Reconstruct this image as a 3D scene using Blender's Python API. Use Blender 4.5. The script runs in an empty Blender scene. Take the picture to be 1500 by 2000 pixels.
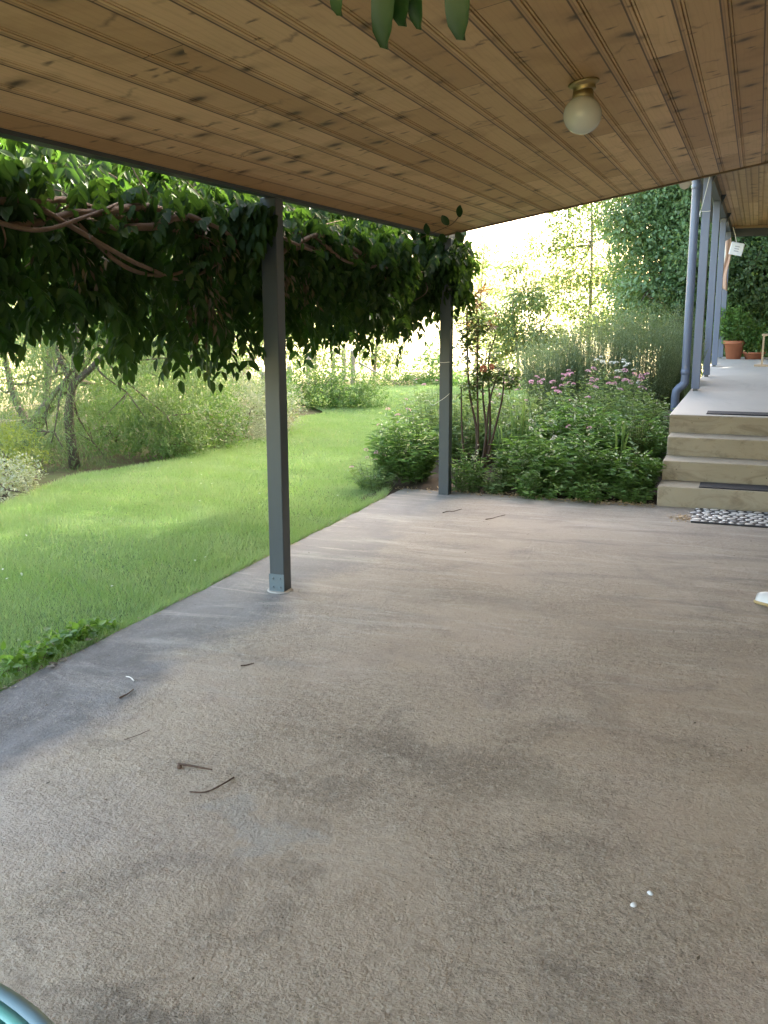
import bpy, math, random
import numpy as np
R = math.radians
S = bpy.context.scene
rng = np.random.default_rng(7)
random.seed(7)

# ------------------------------------------------------------------ camera
cd = bpy.data.cameras.new('camera'); cam = bpy.data.objects.new('camera', cd)
S.collection.objects.link(cam); S.camera = cam
cd.sensor_fit = 'VERTICAL'; cd.sensor_height = 36; cd.lens = 34.2
cd.clip_start = 0.02; cd.clip_end = 3000
cam.location = (0, 0, 1.55)
from mathutils import Matrix, Vector
fw = Vector((-0.34549, 0.91636, -0.202286)); rt = Vector((0.93588, 0.352308, -0.002455)); up = rt.cross(fw)
cam.rotation_euler = Matrix((rt, up, -fw)).transposed().to_euler()

# ------------------------------------------------------------------ light
SUN_AZ, SUN_EL = R(27), R(27)          # from +Y towards +X
W = bpy.data.worlds.new('World'); S.world = W; W.use_nodes = True
wn = W.node_tree; bg = wn.nodes['Background']
sky = wn.nodes.new('ShaderNodeTexSky'); sky.sky_type = 'NISHITA'; sky.sun_disc = False
sky.sun_elevation = SUN_EL; sky.sun_rotation = SUN_AZ
sky.air_density = 1.0; sky.dust_density = 5.0; sky.ozone_density = 0.4
tint = wn.nodes.new('ShaderNodeMix'); tint.data_type = 'RGBA'; tint.blend_type = 'MULTIPLY'; tint.inputs[0].default_value = 1; tint.inputs[7].default_value = (1.10, 1.0, .88, 1)
wn.links.new(sky.outputs[0], tint.inputs[6]); wn.links.new(tint.outputs[2], bg.inputs[0]); bg.inputs[1].default_value = 0.15
sd = bpy.data.lights.new('sun', 'SUN'); sun = bpy.data.objects.new('sun', sd); S.collection.objects.link(sun)
sd.energy = 4.0; sd.angle = R(0.6); sd.color = (1.0, 0.93, 0.80)
sdir = Vector((math.sin(SUN_AZ)*math.cos(SUN_EL), math.cos(SUN_AZ)*math.cos(SUN_EL), math.sin(SUN_EL)))
sun.rotation_euler = sdir.to_track_quat('Z', 'Y').to_euler(); sun.location = (8, 16, 20)
S.view_settings.view_transform = 'Standard'; S.view_settings.look = 'None'
S.view_settings.gamma = 1; S.view_settings.exposure = 3.8
S.render.engine = 'CYCLES'
S.cycles.max_bounces = 8; S.cycles.diffuse_bounces = 4; S.cycles.transmission_bounces = 6
S.cycles.transparent_max_bounces = 4; S.cycles.sample_clamp_indirect = 6

# ------------------------------------------------------------------ material helpers
class NT:
    def __init__(s, name):
        s.m = bpy.data.materials.new(name); s.m.use_nodes = True
        s.t = s.m.node_tree; s.t.nodes.clear(); s.out = s.n('ShaderNodeOutputMaterial')
    def n(s, typ, ins=None, **kw):
        nd = s.t.nodes.new(typ)
        for k, v in kw.items(): setattr(nd, k, v)
        for k, v in (ins or {}).items():
            if isinstance(v, bpy.types.NodeSocket): s.t.links.new(v, nd.inputs[k])
            else: nd.inputs[k].default_value = v
        return nd
    def math(s, op, a, b=0.0, c=0.0):
        return s.n('ShaderNodeMath', {0: a, 1: b, 2: c}, operation=op).outputs[0]
    def noise(s, vec, scale, detail=4, rough=0.55, dist=0.0):
        return s.n('ShaderNodeTexNoise', {'Vector': vec, 'Scale': scale, 'Detail': detail, 'Roughness': rough, 'Distortion': dist}).outputs['Fac']
    def vor(s, vec, scale, feature='F1', rand=1.0):
        return s.n('ShaderNodeTexVoronoi', {'Vector': vec, 'Scale': scale, 'Randomness': rand}, feature=feature)
    def ramp(s, fac, a, b, lo=0.0, hi=1.0):
        return s.n('ShaderNodeMapRange', {'Value': fac, 'From Min': a, 'From Max': b, 'To Min': lo, 'To Max': hi}, clamp=True).outputs[0]
    def mix(s, fac, a, b, mode='MIX'):
        nd = s.t.nodes.new('ShaderNodeMix'); nd.data_type = 'RGBA'; nd.blend_type = mode
        for i, v in ((0, fac), (6, a), (7, b)):
            if isinstance(v, bpy.types.NodeSocket): s.t.links.new(v, nd.inputs[i])
            else: nd.inputs[i].default_value = (v if i == 0 else (*v, 1) if len(v) == 3 else v)
        return nd.outputs[2]
    def obj(s): return s.n('ShaderNodeTexCoord').outputs['Object']
    def map(s, vec, scale=(1, 1, 1), loc=(0, 0, 0), rot=(0, 0, 0)):
        return s.n('ShaderNodeMapping', {'Vector': vec, 'Scale': scale, 'Location': loc, 'Rotation': rot}).outputs[0]
    def pbr(s, col, rough=0.6, bump=None, strength=0.5, dist=0.01, spec=0.5, metal=0.0, **kw):
        ins = {'Base Color': col if isinstance(col, bpy.types.NodeSocket) else (*col, 1), 'Roughness': rough, 'Metallic': metal, 'Specular IOR Level': spec}
        ins.update(kw)
        p = s.n('ShaderNodeBsdfPrincipled', ins)
        if bump is not None:
            b = s.n('ShaderNodeBump', {'Height': bump, 'Strength': strength, 'Distance': dist})
            s.t.links.new(b.outputs[0], p.inputs['Normal'])
        return p.outputs[0]
    def done(s, sh): s.t.links.new(sh, s.out.inputs[0]); return s.m

def leaf_mat(name, c1, c2, c3=None, trans=0.4, tcol=None, rough=0.45, spec=0.4, clump=1.2):
    t = NT(name)
    g = t.n('ShaderNodeNewGeometry')
    rnd = g.outputs['Random Per Island']
    col = t.mix(rnd, c1, c2)
    if c3: col = t.mix(t.ramp(rnd, .86, .9), col, c3)
    o = t.obj()
    col = t.mix(t.ramp(t.noise(o, clump, 3), .35, .65, .0, .55), col, tuple(min(1, v*1.5) for v in c2))
    p = t.pbr(col, rough, spec=spec)
    tc = t.mix(0.65, col, tcol if tcol else tuple(min(1, v*2.6) for v in (c2[0]*1.25, c2[1]*1.1, c2[2]*.5)))
    tr = t.n('ShaderNodeBsdfTranslucent', {'Color': tc})
    mx = t.n('ShaderNodeMixShader', {0: trans, 1: p, 2: tr.outputs[0]})
    return t.done(mx.outputs[0])

def simple(name, col, rough=.6, var=.15, scale=8, bump=0.0, bscale=60, metal=0.0, spec=.5, **kw):
    t = NT(name); o = t.obj()
    c = t.mix(t.noise(o, scale, 5), tuple(v*(1-var) for v in col), tuple(min(1, v*(1+var)) for v in col))
    return t.done(t.pbr(c, rough, t.noise(o, bscale, 3) if bump else None, bump, .004, spec, metal, **kw))

# ------------------------------------------------------------------ mesh helpers
def link(o, parent=None):
    S.collection.objects.link(o)
    if parent is not None: o.parent = parent
    return o
def tag(o, label=None, cat=None, group=None, kind=None):
    if label: o['label'] = label
    if cat: o['category'] = cat
    if group: o['group'] = group
    if kind: o['kind'] = kind
    return o
def empty(name, loc=(0, 0, 0)):
    o = bpy.data.objects.new(name, None); o.empty_display_size = .1; o.location = loc; return link(o)
def build(name, V, F, mat, parent=None, smooth=False):
    """V (n,3) world coordinates; F list/array of faces. A parented mesh is moved into its parent's space."""
    V = np.asarray(V, float)
    if parent is not None:
        p = parent; off = np.zeros(3)
        while p is not None: off += np.array(p.location); p = p.parent
        V = V - off
    me = bpy.data.meshes.new(name)
    if isinstance(F, np.ndarray):
        n, k = F.shape
        me.vertices.add(len(V)); me.vertices.foreach_set('co', V.astype(np.float32).ravel())
        me.loops.add(n*k); me.loops.foreach_set('vertex_index', F.astype(np.int32).ravel())
        me.polygons.add(n); me.polygons.foreach_set('loop_start', np.arange(0, n*k, k, dtype=np.int32))
        me.update(calc_edges=True)
    else:
        me.from_pydata(V.tolist(), [], F); me.update()
    if smooth: me.polygons.foreach_set('use_smooth', [True]*len(me.polygons))
    for m in (mat if isinstance(mat, (list, tuple)) else [mat]): me.materials.append(m)
    return link(bpy.data.objects.new(name, me), parent)

class MB:
    def __init__(s): s.V = []; s.F = []
    def add(s, V, F):
        b = len(s.V); s.V += [tuple(v) for v in V]; s.F += [tuple(i+b for i in f) for f in F]; return s
    def box(s, x0, x1, y0, y1, z0, z1, bev=0.0):
        b = bev
        if b <= 0:
            V = [(x, y, z) for z in (z0, z1) for y in (y0, y1) for x in (x0, x1)]
            return s.add(V, [(0, 2, 3, 1), (4, 5, 7, 6), (0, 1, 5, 4), (2, 6, 7, 3), (0, 4, 6, 2), (1, 3, 7, 5)])
        # chamfered on the upright and top edges
        def ring(z, i):
            return [(x0+i+b, y0+i, z), (x1-i-b, y0+i, z), (x1-i, y0+i+b, z), (x1-i, y1-i-b, z), (x1-i-b, y1-i, z), (x0+i+b, y1-i, z), (x0+i, y1-i-b, z), (x0+i, y0+i+b, z)]
        V = ring(z0, 0)+ring(z1-b, 0)+ring(z1-b*.3, b*.3)+ring(z1, b)
        F = [tuple(range(7, -1, -1)), tuple(range(24, 32))]
        for r in range(3):
            for i in range(8): F.append((r*8+i, r*8+(i+1) % 8, r*8+8+(i+1) % 8, r*8+8+i))
        return s.add(V, F)
    def tube(s, P, r, n=8, cap=True):
        V, F = tube_geo(P, r, n, cap); return s.add(V, F)
    def lathe(s, prof, c, n=32, axis=(0, 0, 1), ring=False):
        a = Vector(axis).normalized(); q = a.to_track_quat('Z', 'Y'); c = Vector(c)
        V = []; F = []
        for (r, z) in prof:
            for i in range(n):
                t = 2*math.pi*i/n; V.append(tuple(c + q @ Vector((r*math.cos(t), r*math.sin(t), z))))
        for j in range(len(prof)-1):
            for i in range(n): F.append((j*n+i, j*n+(i+1) % n, (j+1)*n+(i+1) % n, (j+1)*n+i))
        if not ring: F.append(tuple(range(n-1, -1, -1))); F.append(tuple((len(prof)-1)*n+i for i in range(n)))
        return s.add(V, F)
    def build(s, name, mat, parent=None, smooth=False): return build(name, s.V, s.F, mat, parent, smooth)

def tube_geo(P, r, n=8, cap=True):
    P = np.asarray(P, float); m = len(P)
    r = np.full(m, r) if np.isscalar(r) else np.asarray(r, float)
    T = np.gradient(P, axis=0); T /= np.linalg.norm(T, axis=1)[:, None]+1e-9
    ref = np.array([0, 0, 1.]) if abs(T[0][2]) < .9 else np.array([1., 0, 0])
    V = []
    a = np.cross(T[0], ref); a /= np.linalg.norm(a)
    for i in range(m):
        a = a-T[i]*(a@T[i]); a /= np.linalg.norm(a)+1e-9; b = np.cross(T[i], a)
        for k in range(n):
            t = 2*math.pi*k/n; V.append(P[i]+r[i]*(math.cos(t)*a+math.sin(t)*b))
    F = []
    for i in range(m-1):
        for k in range(n): F.append((i*n+k, i*n+(k+1) % n, (i+1)*n+(k+1) % n, (i+1)*n+k))
    if cap: F.append(tuple(range(n-1, -1, -1))); F.append(tuple((m-1)*n+k for k in range(n)))
    return V, F

def curve(P, n=14):
    """smooth Catmull-Rom through P"""
    P = np.asarray(P, float); Q = np.vstack([2*P[0]-P[1], P, 2*P[-1]-P[-2]]); out = []
    for i in range(1, len(Q)-2):
        for t in np.linspace(0, 1, n, endpoint=False):
            a, b, c, d = Q[i-1:i+3]
            out.append(.5*((2*b)+(-a+c)*t+(2*a-5*b+4*c-d)*t*t+(-a+3*b-3*c+d)*t**3))
    out.append(P[-1]); return np.array(out)

def nrm(v): return v/(np.linalg.norm(v, axis=-1, keepdims=True)+1e-9)
T_LO = (np.array([[0, 0, 0], [.45, -.5, .05], [1, 0, -.06], [.45, .5, .05]]), np.array([[0, 1, 2, 3]]))
T_MID = (np.array([[0, 0, 0], [.3, -.5, .08], [.72, -.36, .04], [1, 0, -.1], [.72, .36, .04], [.3, .5, .08]]), np.array([[0, 1, 2, 3], [0, 3, 4, 5]]))
def _hi():
    V = []; F = []; n = 7
    for i in range(n):
        u = i/(n-1); w = .5*math.sin(math.pi*min(1, u*.95+.03))**.55*(1-.12*u)
        V += [(u, -w, .10*w+.03*math.sin(9*u)), (u, 0, -.12*u*u), (u, w, .10*w-.02*math.sin(8*u))]
    for i in range(n-1):
        a = i*3; F += [(a, a+1, a+4, a+3), (a+1, a+2, a+5, a+4)]
    return np.array(V), np.array(F)
T_HI = _hi()
def leaves(C, D, N, L, Wd, tmpl=T_MID):
    C = np.asarray(C, float); n = len(C)
    D = nrm(np.asarray(D, float)); N = np.asarray(N, float)
    X = nrm(np.cross(N, D)); N = np.cross(D, X)
    L = np.broadcast_to(L, n)[:, None, None]; Wd = np.broadcast_to(Wd, n)[:, None, None]
    tv, tf = tmpl
    V = C[:, None]+D[:, None]*tv[None, :, :1]*L+X[:, None]*tv[None, :, 1:2]*Wd+N[:, None]*tv[None, :, 2:]*L
    F = (np.arange(n)*len(tv))[:, None, None]+tf[None]
    return V.reshape(-1, 3), F.reshape(-1, 4)
def rnd_dir(n): return nrm(rng.normal(size=(n, 3)))
def join(parts):
    Vs, Fs, b = [], [], 0
    for V, F in parts: Vs.append(V); Fs.append(F+b); b += len(V)
    return np.vstack(Vs), np.vstack(Fs)

def blob_leaves(clumps, n, L, Wr=.5, droop=.3, tmpl=T_LO, shell=.45, jit=.35, twig=6):
    """clumps: (x,y,z,rx,ry,rz). Leaves gathered in small sprays spread through each clump."""
    cl = np.array(clumps, float); vol = (cl[:, 3]*cl[:, 4]*cl[:, 5])**.8; pr = vol/vol.sum()
    m = max(1, n//twig); k = rng.choice(len(cl), m, p=pr)
    d = rnd_dir(m); rr = rng.uniform(shell, 1, m)**.6*(1+jit*.5*rng.normal(size=m))
    P = cl[k, :3]+d*rr[:, None]*cl[k, 3:]
    sp = nrm(d+rnd_dir(m)*.7+np.array([0, 0, -droop]))
    P = np.repeat(P, twig, 0); sp = np.repeat(sp, twig, 0); dd = np.repeat(d, twig, 0); t = np.tile(np.linspace(0, 1, twig), m)
    nn = len(P)
    P = P+sp*(t*L*twig*.5)[:, None]+rng.normal(size=(nn, 3))*L*.35
    D = nrm(sp+rnd_dir(nn)*.9+np.array([0, 0, -droop]))
    N = nrm(dd*.6+rnd_dir(nn)*.7+np.array([0, 0, .7]))
    l = L*rng.uniform(.6, 1.3, nn)
    return leaves(P, D, N, l, l*Wr, tmpl)

def wob(P, s):
    P = np.array(P, float); P[1:-1] += rng.normal(size=P[1:-1].shape)*s; return P
def branch_mesh(paths, n=7):
    mb = MB()
    for P, r0, r1 in paths:
        C = curve(P, 6); mb.tube(C, np.linspace(r0, r1, len(C)), n)
    return mb

def tree(name, label, cat, base, trunks, clumps, n, L, leafm, barkm, Wr=.55, droop=.3, tmpl=T_LO, group=None, shell=.45, twig=6, limbs=True, limb_r=.03):
    t = empty(name, base); tag(t, label, cat, group)
    paths = [(wob(P, .02), r0, r1) for P, r0, r1 in trunks]
    if limbs:
        for c in clumps:
            ends = [(np.array(P[-1]), r1) for P, r0, r1 in trunks]+[(np.array(P[len(P)//2]), r1) for P, r0, r1 in trunks]
            cc = np.array(c[:3]); e, r = min(ends, key=lambda q: np.linalg.norm(q[0]-cc))
            mid = (e+cc)/2+rng.normal(size=3)*.12
            paths.append((np.array([e, mid, cc]), min(r, limb_r), limb_r*.25))
            for _ in range(3):
                d = rng.normal(size=3); d /= np.linalg.norm(d)
                paths.append((np.array([cc, cc+d*np.array(c[3:])*.45, cc+d*np.array(c[3:])*.9]), limb_r*.4, limb_r*.12))
    branch_mesh(paths).build('trunk', barkm, t, True)
    V, F = blob_leaves(clumps, n, L, Wr, droop, tmpl, shell, twig=twig)
    build('crown', V, F, leafm, t)
    return t

# ------------------------------------------------------------------ materials
def concrete_patio():
    t = NT('patio_concrete'); o = t.obj(); sx = t.n('ShaderNodeSeparateXYZ', {0: o}).outputs
    big = t.noise(t.map(o, (1, .8, 1)), .9, 6, .65, .8); mid = t.noise(o, 2.6, 8, .72, 1.0); fine = t.noise(o, 70, 3, .6)
    col = t.mix(t.ramp(big, .35, .65), (.395, .315, .235), (.49, .41, .32))
    col = t.mix(t.ramp(mid, .55, .72, 0, .55), col, (.50, .44, .37))
    col = t.mix(t.ramp(t.noise(t.map(o, loc=(9, 4, 0)), 1.7, 6, .7, 1.2), .54, .70, 0, .7), col, (.18, .15, .12))
    col = t.mix(t.ramp(t.noise(t.map(o, loc=(3, 7, 0)), .8, 3), .52, .68, 0, .45), col, (.44, .345, .29))
    # smoother blue grey weathered margin along the lawn edge
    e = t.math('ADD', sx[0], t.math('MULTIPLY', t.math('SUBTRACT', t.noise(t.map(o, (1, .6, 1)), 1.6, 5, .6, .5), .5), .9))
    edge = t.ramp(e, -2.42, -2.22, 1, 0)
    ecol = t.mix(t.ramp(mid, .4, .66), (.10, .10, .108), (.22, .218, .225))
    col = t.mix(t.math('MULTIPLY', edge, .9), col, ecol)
    # far part is paler and smoother, rubbed
    far = t.ramp(t.math('ADD', sx[1], t.math('MULTIPLY', big, 1.5)), 4.0, 6.6)
    col = t.mix(t.math('MULTIPLY', far, .6), col, (.375, .36, .335))
    # streaks across the far slab
    st = t.noise(t.map(o, (1.2, 6, 1)), 1.1, 5, .6, .6)
    col = t.mix(t.math('MULTIPLY', t.ramp(st, .50, .66, 0, .6), far), col, (.24, .23, .215))
    col = t.mix(t.math('MULTIPLY', t.ramp(t.noise(t.map(o, (1, 5, 1), loc=(2, 8, 0)), 1.3, 6, .65, .8), .52, .66, 0, .5), t.ramp(sx[1], 2.5, 4.5)), col, (.56, .52, .46))
    # exposed aggregate: grit darkens in its pits
    v1 = t.vor(o, 95); v2 = t.vor(t.n('ShaderNodeVectorMath', {0: o, 1: t.n('ShaderNodeTexNoise', {'Vector': o, 'Scale': 25.0}).outputs['Color']}, operation='ADD').outputs[0], 42)
    va = t.n('ShaderNodeTexVoronoi', {'Vector': t.map(o, (1, .9, 1), rot=(0, 0, .4)), 'Scale': 120.0, 'Randomness': 1.0}, feature='SMOOTH_F1')
    vb = t.vor(t.map(o, (1, .85, 1), rot=(0, 0, .9)), 58)
    gn = t.ramp(va.outputs['Distance'], .15, .75, 1, 0); gn2 = t.ramp(vb.outputs['Distance'], .1, .75, 1, 0)
    fz = t.noise(o, 150, 3, .6); fz2 = t.noise(t.map(o, (1, .9, 1)), 34, 6, .7)
    grit = t.math('ADD', t.math('ADD', t.math('MULTIPLY', gn, .30), t.math('MULTIPLY', gn2, .22)), t.math('ADD', t.math('MULTIPLY', fz, .9), t.math('MULTIPLY', fz2, 1.5)))
    rough_zone = t.math('MULTIPLY', t.ramp(t.noise(t.map(o, loc=(1, 2, 0)), 1.3, 5, .6), .40, .58, .30, 1), t.ramp(edge, 0, 1, 1, .45))
    rough_zone = t.math('MULTIPLY', rough_zone, t.ramp(sx[1], 3.2, 6.5, 1, .45))
    pit = t.ramp(v2.outputs['Distance'], .08, .30, 1, 0)
    pit = t.math('MULTIPLY', pit, t.ramp(t.n('ShaderNodeSeparateXYZ', {0: v2.outputs['Color']}).outputs[0], .6, .7))
    col = t.mix(t.math('MULTIPLY', pit, .55), col, (.09, .075, .06))
    gc = t.n('ShaderNodeSeparateXYZ', {0: v1.outputs['Color']}).outputs
    col = t.mix(t.math('MULTIPLY', rough_zone, t.ramp(gc[0], .0, .4, .5, 0)), col, (.16, .13, .10))
    col = t.mix(t.math('MULTIPLY', rough_zone, t.ramp(gc[1], .9, .97, 0, .22)), col, (.58, .52, .44))
    # old stains of their own shape: a dark crusty patch mid slab, a pale rubbed spot; then a darker patch near the camera
    wp = t.n('ShaderNodeVectorMath', {0: o, 1: t.n('ShaderNodeVectorMath', {0: t.n('ShaderNodeVectorMath', {0: t.n('ShaderNodeTexNoise', {'Vector': o, 'Scale': 3.2, 'Detail': 9.0, 'Roughness': .75}).outputs['Color'], 1: (.5, .5, .5)}, operation='SUBTRACT').outputs[0], 'Scale': 1.1}, operation='SCALE').outputs[0]}, operation='ADD').outputs[0]
    def spot(x, y, sx_, sy_, c, amt, rot=0.3):
        v = t.map(t.n('ShaderNodeVectorMath', {0: wp, 1: (x, y, 0)}, operation='SUBTRACT').outputs[0], (1/sx_, 1/sy_, 0), rot=(0, 0, rot))
        d = t.n('ShaderNodeVectorMath', {0: v}, operation='LENGTH').outputs['Value']
        return t.mix(t.ramp(d, .35, 1.1, amt, 0), col, c)
    col = spot(-1.0, 3.05, .50, .17, (.17, .14, .11), .5); col = spot(-1.28, 2.72, .24, .10, (.16, .13, .10), .45); col = spot(-.55, 2.9, .35, .15, (.2, .17, .13), .4)
    col = spot(-.95, 1.45, .75, .20, (.15, .13, .11), .6); col = spot(-2.0, 2.2, .7, .35, (.50, .43, .38), .5); col = spot(-1.35, 2.45, .25, .14, (.34, .33, .31), .5)
    col = spot(.1, 1.7, .6, .3, (.2, .17, .13), .35); col = spot(-1.5, 5.0, .7, .2, (.24, .21, .17), .4); col = spot(-.3, 4.6, .8, .15, (.25, .21, .17), .35)
    v3 = t.vor(o, 30); s3 = t.n('ShaderNodeSeparateXYZ', {0: v3.outputs['Color']}).outputs
    sp3 = t.math('MULTIPLY', t.ramp(v3.outputs['Distance'], .07, .14, 1, 0), t.ramp(s3[0], .80, .82)); sp3 = t.math('MULTIPLY', sp3, t.ramp(t.noise(o, 2.2, 4), .42, .55))
    col = t.mix(t.math('MULTIPLY', sp3, .8), col, (.05, .04, .03))
    spk = t.math('ADD', t.math('MULTIPLY', fz2, .7), t.math('MULTIPLY', fz, .5))
    col = t.mix(t.math('MULTIPLY', t.ramp(spk, .44, .56, .7, 0), rough_zone), col, (.17, .135, .105))
    col = t.mix(t.math('MULTIPLY', t.ramp(spk, .63, .72, 0, .6), rough_zone), col, (.60, .53, .44))
    h = t.math('ADD', t.math('MULTIPLY', grit, rough_zone), t.math('MULTIPLY', mid, 1.6))
    h = t.math('SUBTRACT', h, t.math('MULTIPLY', pit, 1.4))
    h = t.math('ADD', h, t.math('MULTIPLY', fine, .25))
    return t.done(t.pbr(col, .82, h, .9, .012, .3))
def concrete_step():
    t = NT('step_concrete'); o = t.obj()
    col = t.mix(t.noise(o, 2.2, 6, .6, .5), (.33, .285, .21), (.42, .375, .29))
    col = t.mix(t.ramp(t.noise(t.map(o, (1, 1, 3)), 2.6, 6, .7, 1.), .50, .68, 0, .65), col, (.2, .165, .12))
    col = t.mix(t.ramp(t.noise(t.map(o, (1.5, 1, 1.5), loc=(3, 1, 2)), 5, 6, .75, .5), .56, .68, 0, .5), col, (.17, .14, .10))
    v = t.vor(o, 17); pit = t.math('MULTIPLY', t.ramp(v.outputs['Distance'], .05, .11, 1, 0), t.ramp(t.n('ShaderNodeSeparateXYZ', {0: v.outputs['Color']}).outputs[0], .75, .8))
    col = t.mix(t.math('MULTIPLY', pit, .8), col, (.07, .055, .04))
    h = t.math('SUBTRACT', t.noise(o, 60, 4, .65), t.math('MULTIPLY', pit, 2))
    return t.done(t.pbr(col, .8, h, .5, .004, .3))
def concrete_deck():
    t = NT('deck_concrete'); o = t.obj()
    col = t.mix(t.noise(o, 1.2, 6, .6, .5), (.40, .375, .335), (.48, .45, .40))
    col = t.mix(t.ramp(t.noise(t.map(o, (2, .6, 1)), 1.6, 5, .7, 1.), .54, .72, 0, .4), col, (.27, .25, .22))
    return t.done(t.pbr(col, .6, t.noise(o, 60, 4, .65), .3, .003, .4))
PW = .1386; CX = -2.38; CZ = 2.1445; CS = .1803
def ceiling_wood(name, x0, dark=1.0, red=1.0):
    t = NT(name); o = t.obj(); s = t.n('ShaderNodeSeparateXYZ', {0: o}).outputs
    u = t.math('DIVIDE', t.math('SUBTRACT', s[0], x0), PW)
    idx = t.math('FLOOR', u); fr = t.math('SUBTRACT', u, idx)
    ri = t.n('ShaderNodeTexWhiteNoise', {'W': idx}, noise_dimensions='1D').outputs[0]
    yy = t.math('ADD', t.math('DIVIDE', s[1], 2.3), t.math('MULTIPLY', ri, 7.3)); yi = t.math('FLOOR', yy); yf = t.math('SUBTRACT', yy, yi)
    joint = t.ramp(t.math('ABSOLUTE', t.math('SUBTRACT', yf, .5)), .4985, .4993)
    bv = t.n('ShaderNodeCombineXYZ', {0: t.math('ADD', s[0], t.math('MULTIPLY', ri, 13.0)), 1: t.math('ADD', s[1], t.math('MULTIPLY', yi, 3.7)), 2: idx}).outputs[0]
    rb = t.n('ShaderNodeTexWhiteNoise', {'Vector': bv}, noise_dimensions='3D')
    rc = t.n('ShaderNodeTexWhiteNoise', {'Vector': t.n('ShaderNodeCombineXYZ', {0: idx, 1: yi, 2: 0.0}).outputs[0]}, noise_dimensions='3D').outputs[0]
    g = t.noise(t.map(bv, (26, 1.3, 1)), 1.6, 6, .6, 1.4)
    cath = t.n('ShaderNodeTexWave', {'Vector': t.map(bv, (9, .9, 1)), 'Scale': 1.6, 'Distortion': 7.0, 'Detail': 3.0, 'Detail Scale': 1.4}, wave_type='BANDS', bands_direction='X').outputs['Fac']
    col = t.mix(rc, tuple(v*dark for v in (.42, .245, .105)), tuple(v*dark for v in (.68, .455, .245)))
    col = t.mix(t.ramp(g, .45, .75, 0, .25), col, tuple(v*dark for v in (.40, .235, .10)))
    col = t.mix(t.ramp(cath, .8, 1, 0, .12), col, tuple(v*dark for v in (.24, .13, .052)))
    col = t.mix(t.ramp(t.noise(bv, 2.3, 5, .65, .8), .5, .72, 0, .5), col, tuple(v*dark for v in (.27, .145, .055)))
    # knots (short dark whorls lying across the board) and mildew freckles
    kv = t.n('ShaderNodeVectorMath', {0: bv, 1: t.n('ShaderNodeVectorMath', {0: t.n('ShaderNodeTexNoise', {'Vector': bv, 'Scale': 14.0, 'Detail': 3.0}).outputs['Color'], 'Scale': .05}, operation='SCALE').outputs[0]}, operation='ADD').outputs[0]
    k1 = t.n('ShaderNodeTexVoronoi', {'Vector': t.map(kv, (4.2, 5.5, 1)), 'Scale': 1.0}, voronoi_dimensions='2D'); ks = t.n('ShaderNodeSeparateXYZ', {0: k1.outputs['Color']}).outputs
    kn = t.math('MULTIPLY', t.ramp(k1.outputs['Distance'], .04, .19, 1, 0), t.ramp(ks[0], .64, .68))
    halo = t.math('MULTIPLY', t.ramp(k1.outputs['Distance'], .06, .42, 1, 0), t.ramp(ks[0], .64, .68))
    col = t.mix(t.math('MULTIPLY', halo, .42), col, (.2, .115, .05))
    col = t.mix(t.math('MULTIPLY', kn, .92), col, (.06, .033, .016))
    k2 = t.n('ShaderNodeTexVoronoi', {'Vector': t.map(kv, (8, 15, 1)), 'Scale': 1.0}, voronoi_dimensions='2D'); k2s = t.n('ShaderNodeSeparateXYZ', {0: k2.outputs['Color']}).outputs
    kn2 = t.math('MULTIPLY', t.ramp(k2.outputs['Distance'], .05, .2, 1, 0), t.ramp(k2s[1], .82, .86))
    col = t.mix(t.math('MULTIPLY', kn2, .75), col, (.07, .04, .02))
    # cross stains near whorls
    cs = t.math('MULTIPLY', t.ramp(t.math('ABSOLUTE', t.math('SUBTRACT', t.math('FRACT', t.math('ADD', t.math('MULTIPLY', s[1], 1.9), t.math('MULTIPLY', t.noise(t.map(bv, (9, 2, 1)), 1.0, 4), .55))), .5)), .462, .498), t.ramp(t.noise(t.map(bv, (6, 1.5, 1)), 1.3, 4), .47, .6))
    col = t.mix(t.math('MULTIPLY', cs, .55), col, (.09, .05, .024))
    # stain collected in the V grooves
    ge = t.math('MAXIMUM', t.ramp(fr, .018, .026, 1, 0), t.ramp(fr, .974, .982, 0, 1)); ge2 = t.ramp(t.math('ABSOLUTE', t.math('SUBTRACT', fr, .0795)), .010, .016, 1, 0)
    col = t.mix(t.ramp(fr, .085, .09, .45, 0), col, (.32, .17, .075))
    col = t.mix(t.math('MULTIPLY', t.math('MAXIMUM', ge, t.math('MULTIPLY', ge2, .35)), .92), col, (.07, .032, .014))
    col = t.mix(t.math('MULTIPLY', joint, .8), col, (.05, .028, .014))
    return t.done(t.pbr(col, .55, g, .12, .003, .35))
M = {}
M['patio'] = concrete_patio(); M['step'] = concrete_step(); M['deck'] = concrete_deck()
M['wood'] = ceiling_wood('pine_lining', CX)
M['wood2'] = ceiling_wood('pine_lining_deck', -.6-PW*3, .85)
def paint(name, col):
    t = NT(name); o = t.obj()
    c = t.mix(t.noise(t.map(o, (6, 6, 1)), 2.2, 5, .65), tuple(v*.86 for v in col), tuple(v*1.12 for v in col))
    c = t.mix(t.ramp(t.noise(o, 9, 6, .75), .66, .78, 0, .35), c, tuple(v*.5 for v in col))
    return t.done(t.pbr(c, .42, t.noise(o, 45, 3), .12, .002, .5))
M['post'] = paint('grey_post_paint', (.052, .066, .076)); M['post2'] = paint('blue_grey_post_paint', (.165, .19, .25))
M['beam'] = paint('dark_beam_paint', (.05, .06, .066))
M['pipe'] = paint('downpipe_paint', (.15, .18, .25))
M['brass'] = simple('brass', (.34, .27, .14), .5, .2, 20, metal=1.0)
M['opal'] = simple('opal_glass', (.50, .51, .48), .16, .03, 5, spec=.6, **{'Subsurface Weight': .3, 'Subsurface Radius': (.05, .05, .04)})
M['rubber'] = simple('black_rubber', (.022, .024, .03), .75, .5, 60, .6, 90)
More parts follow.
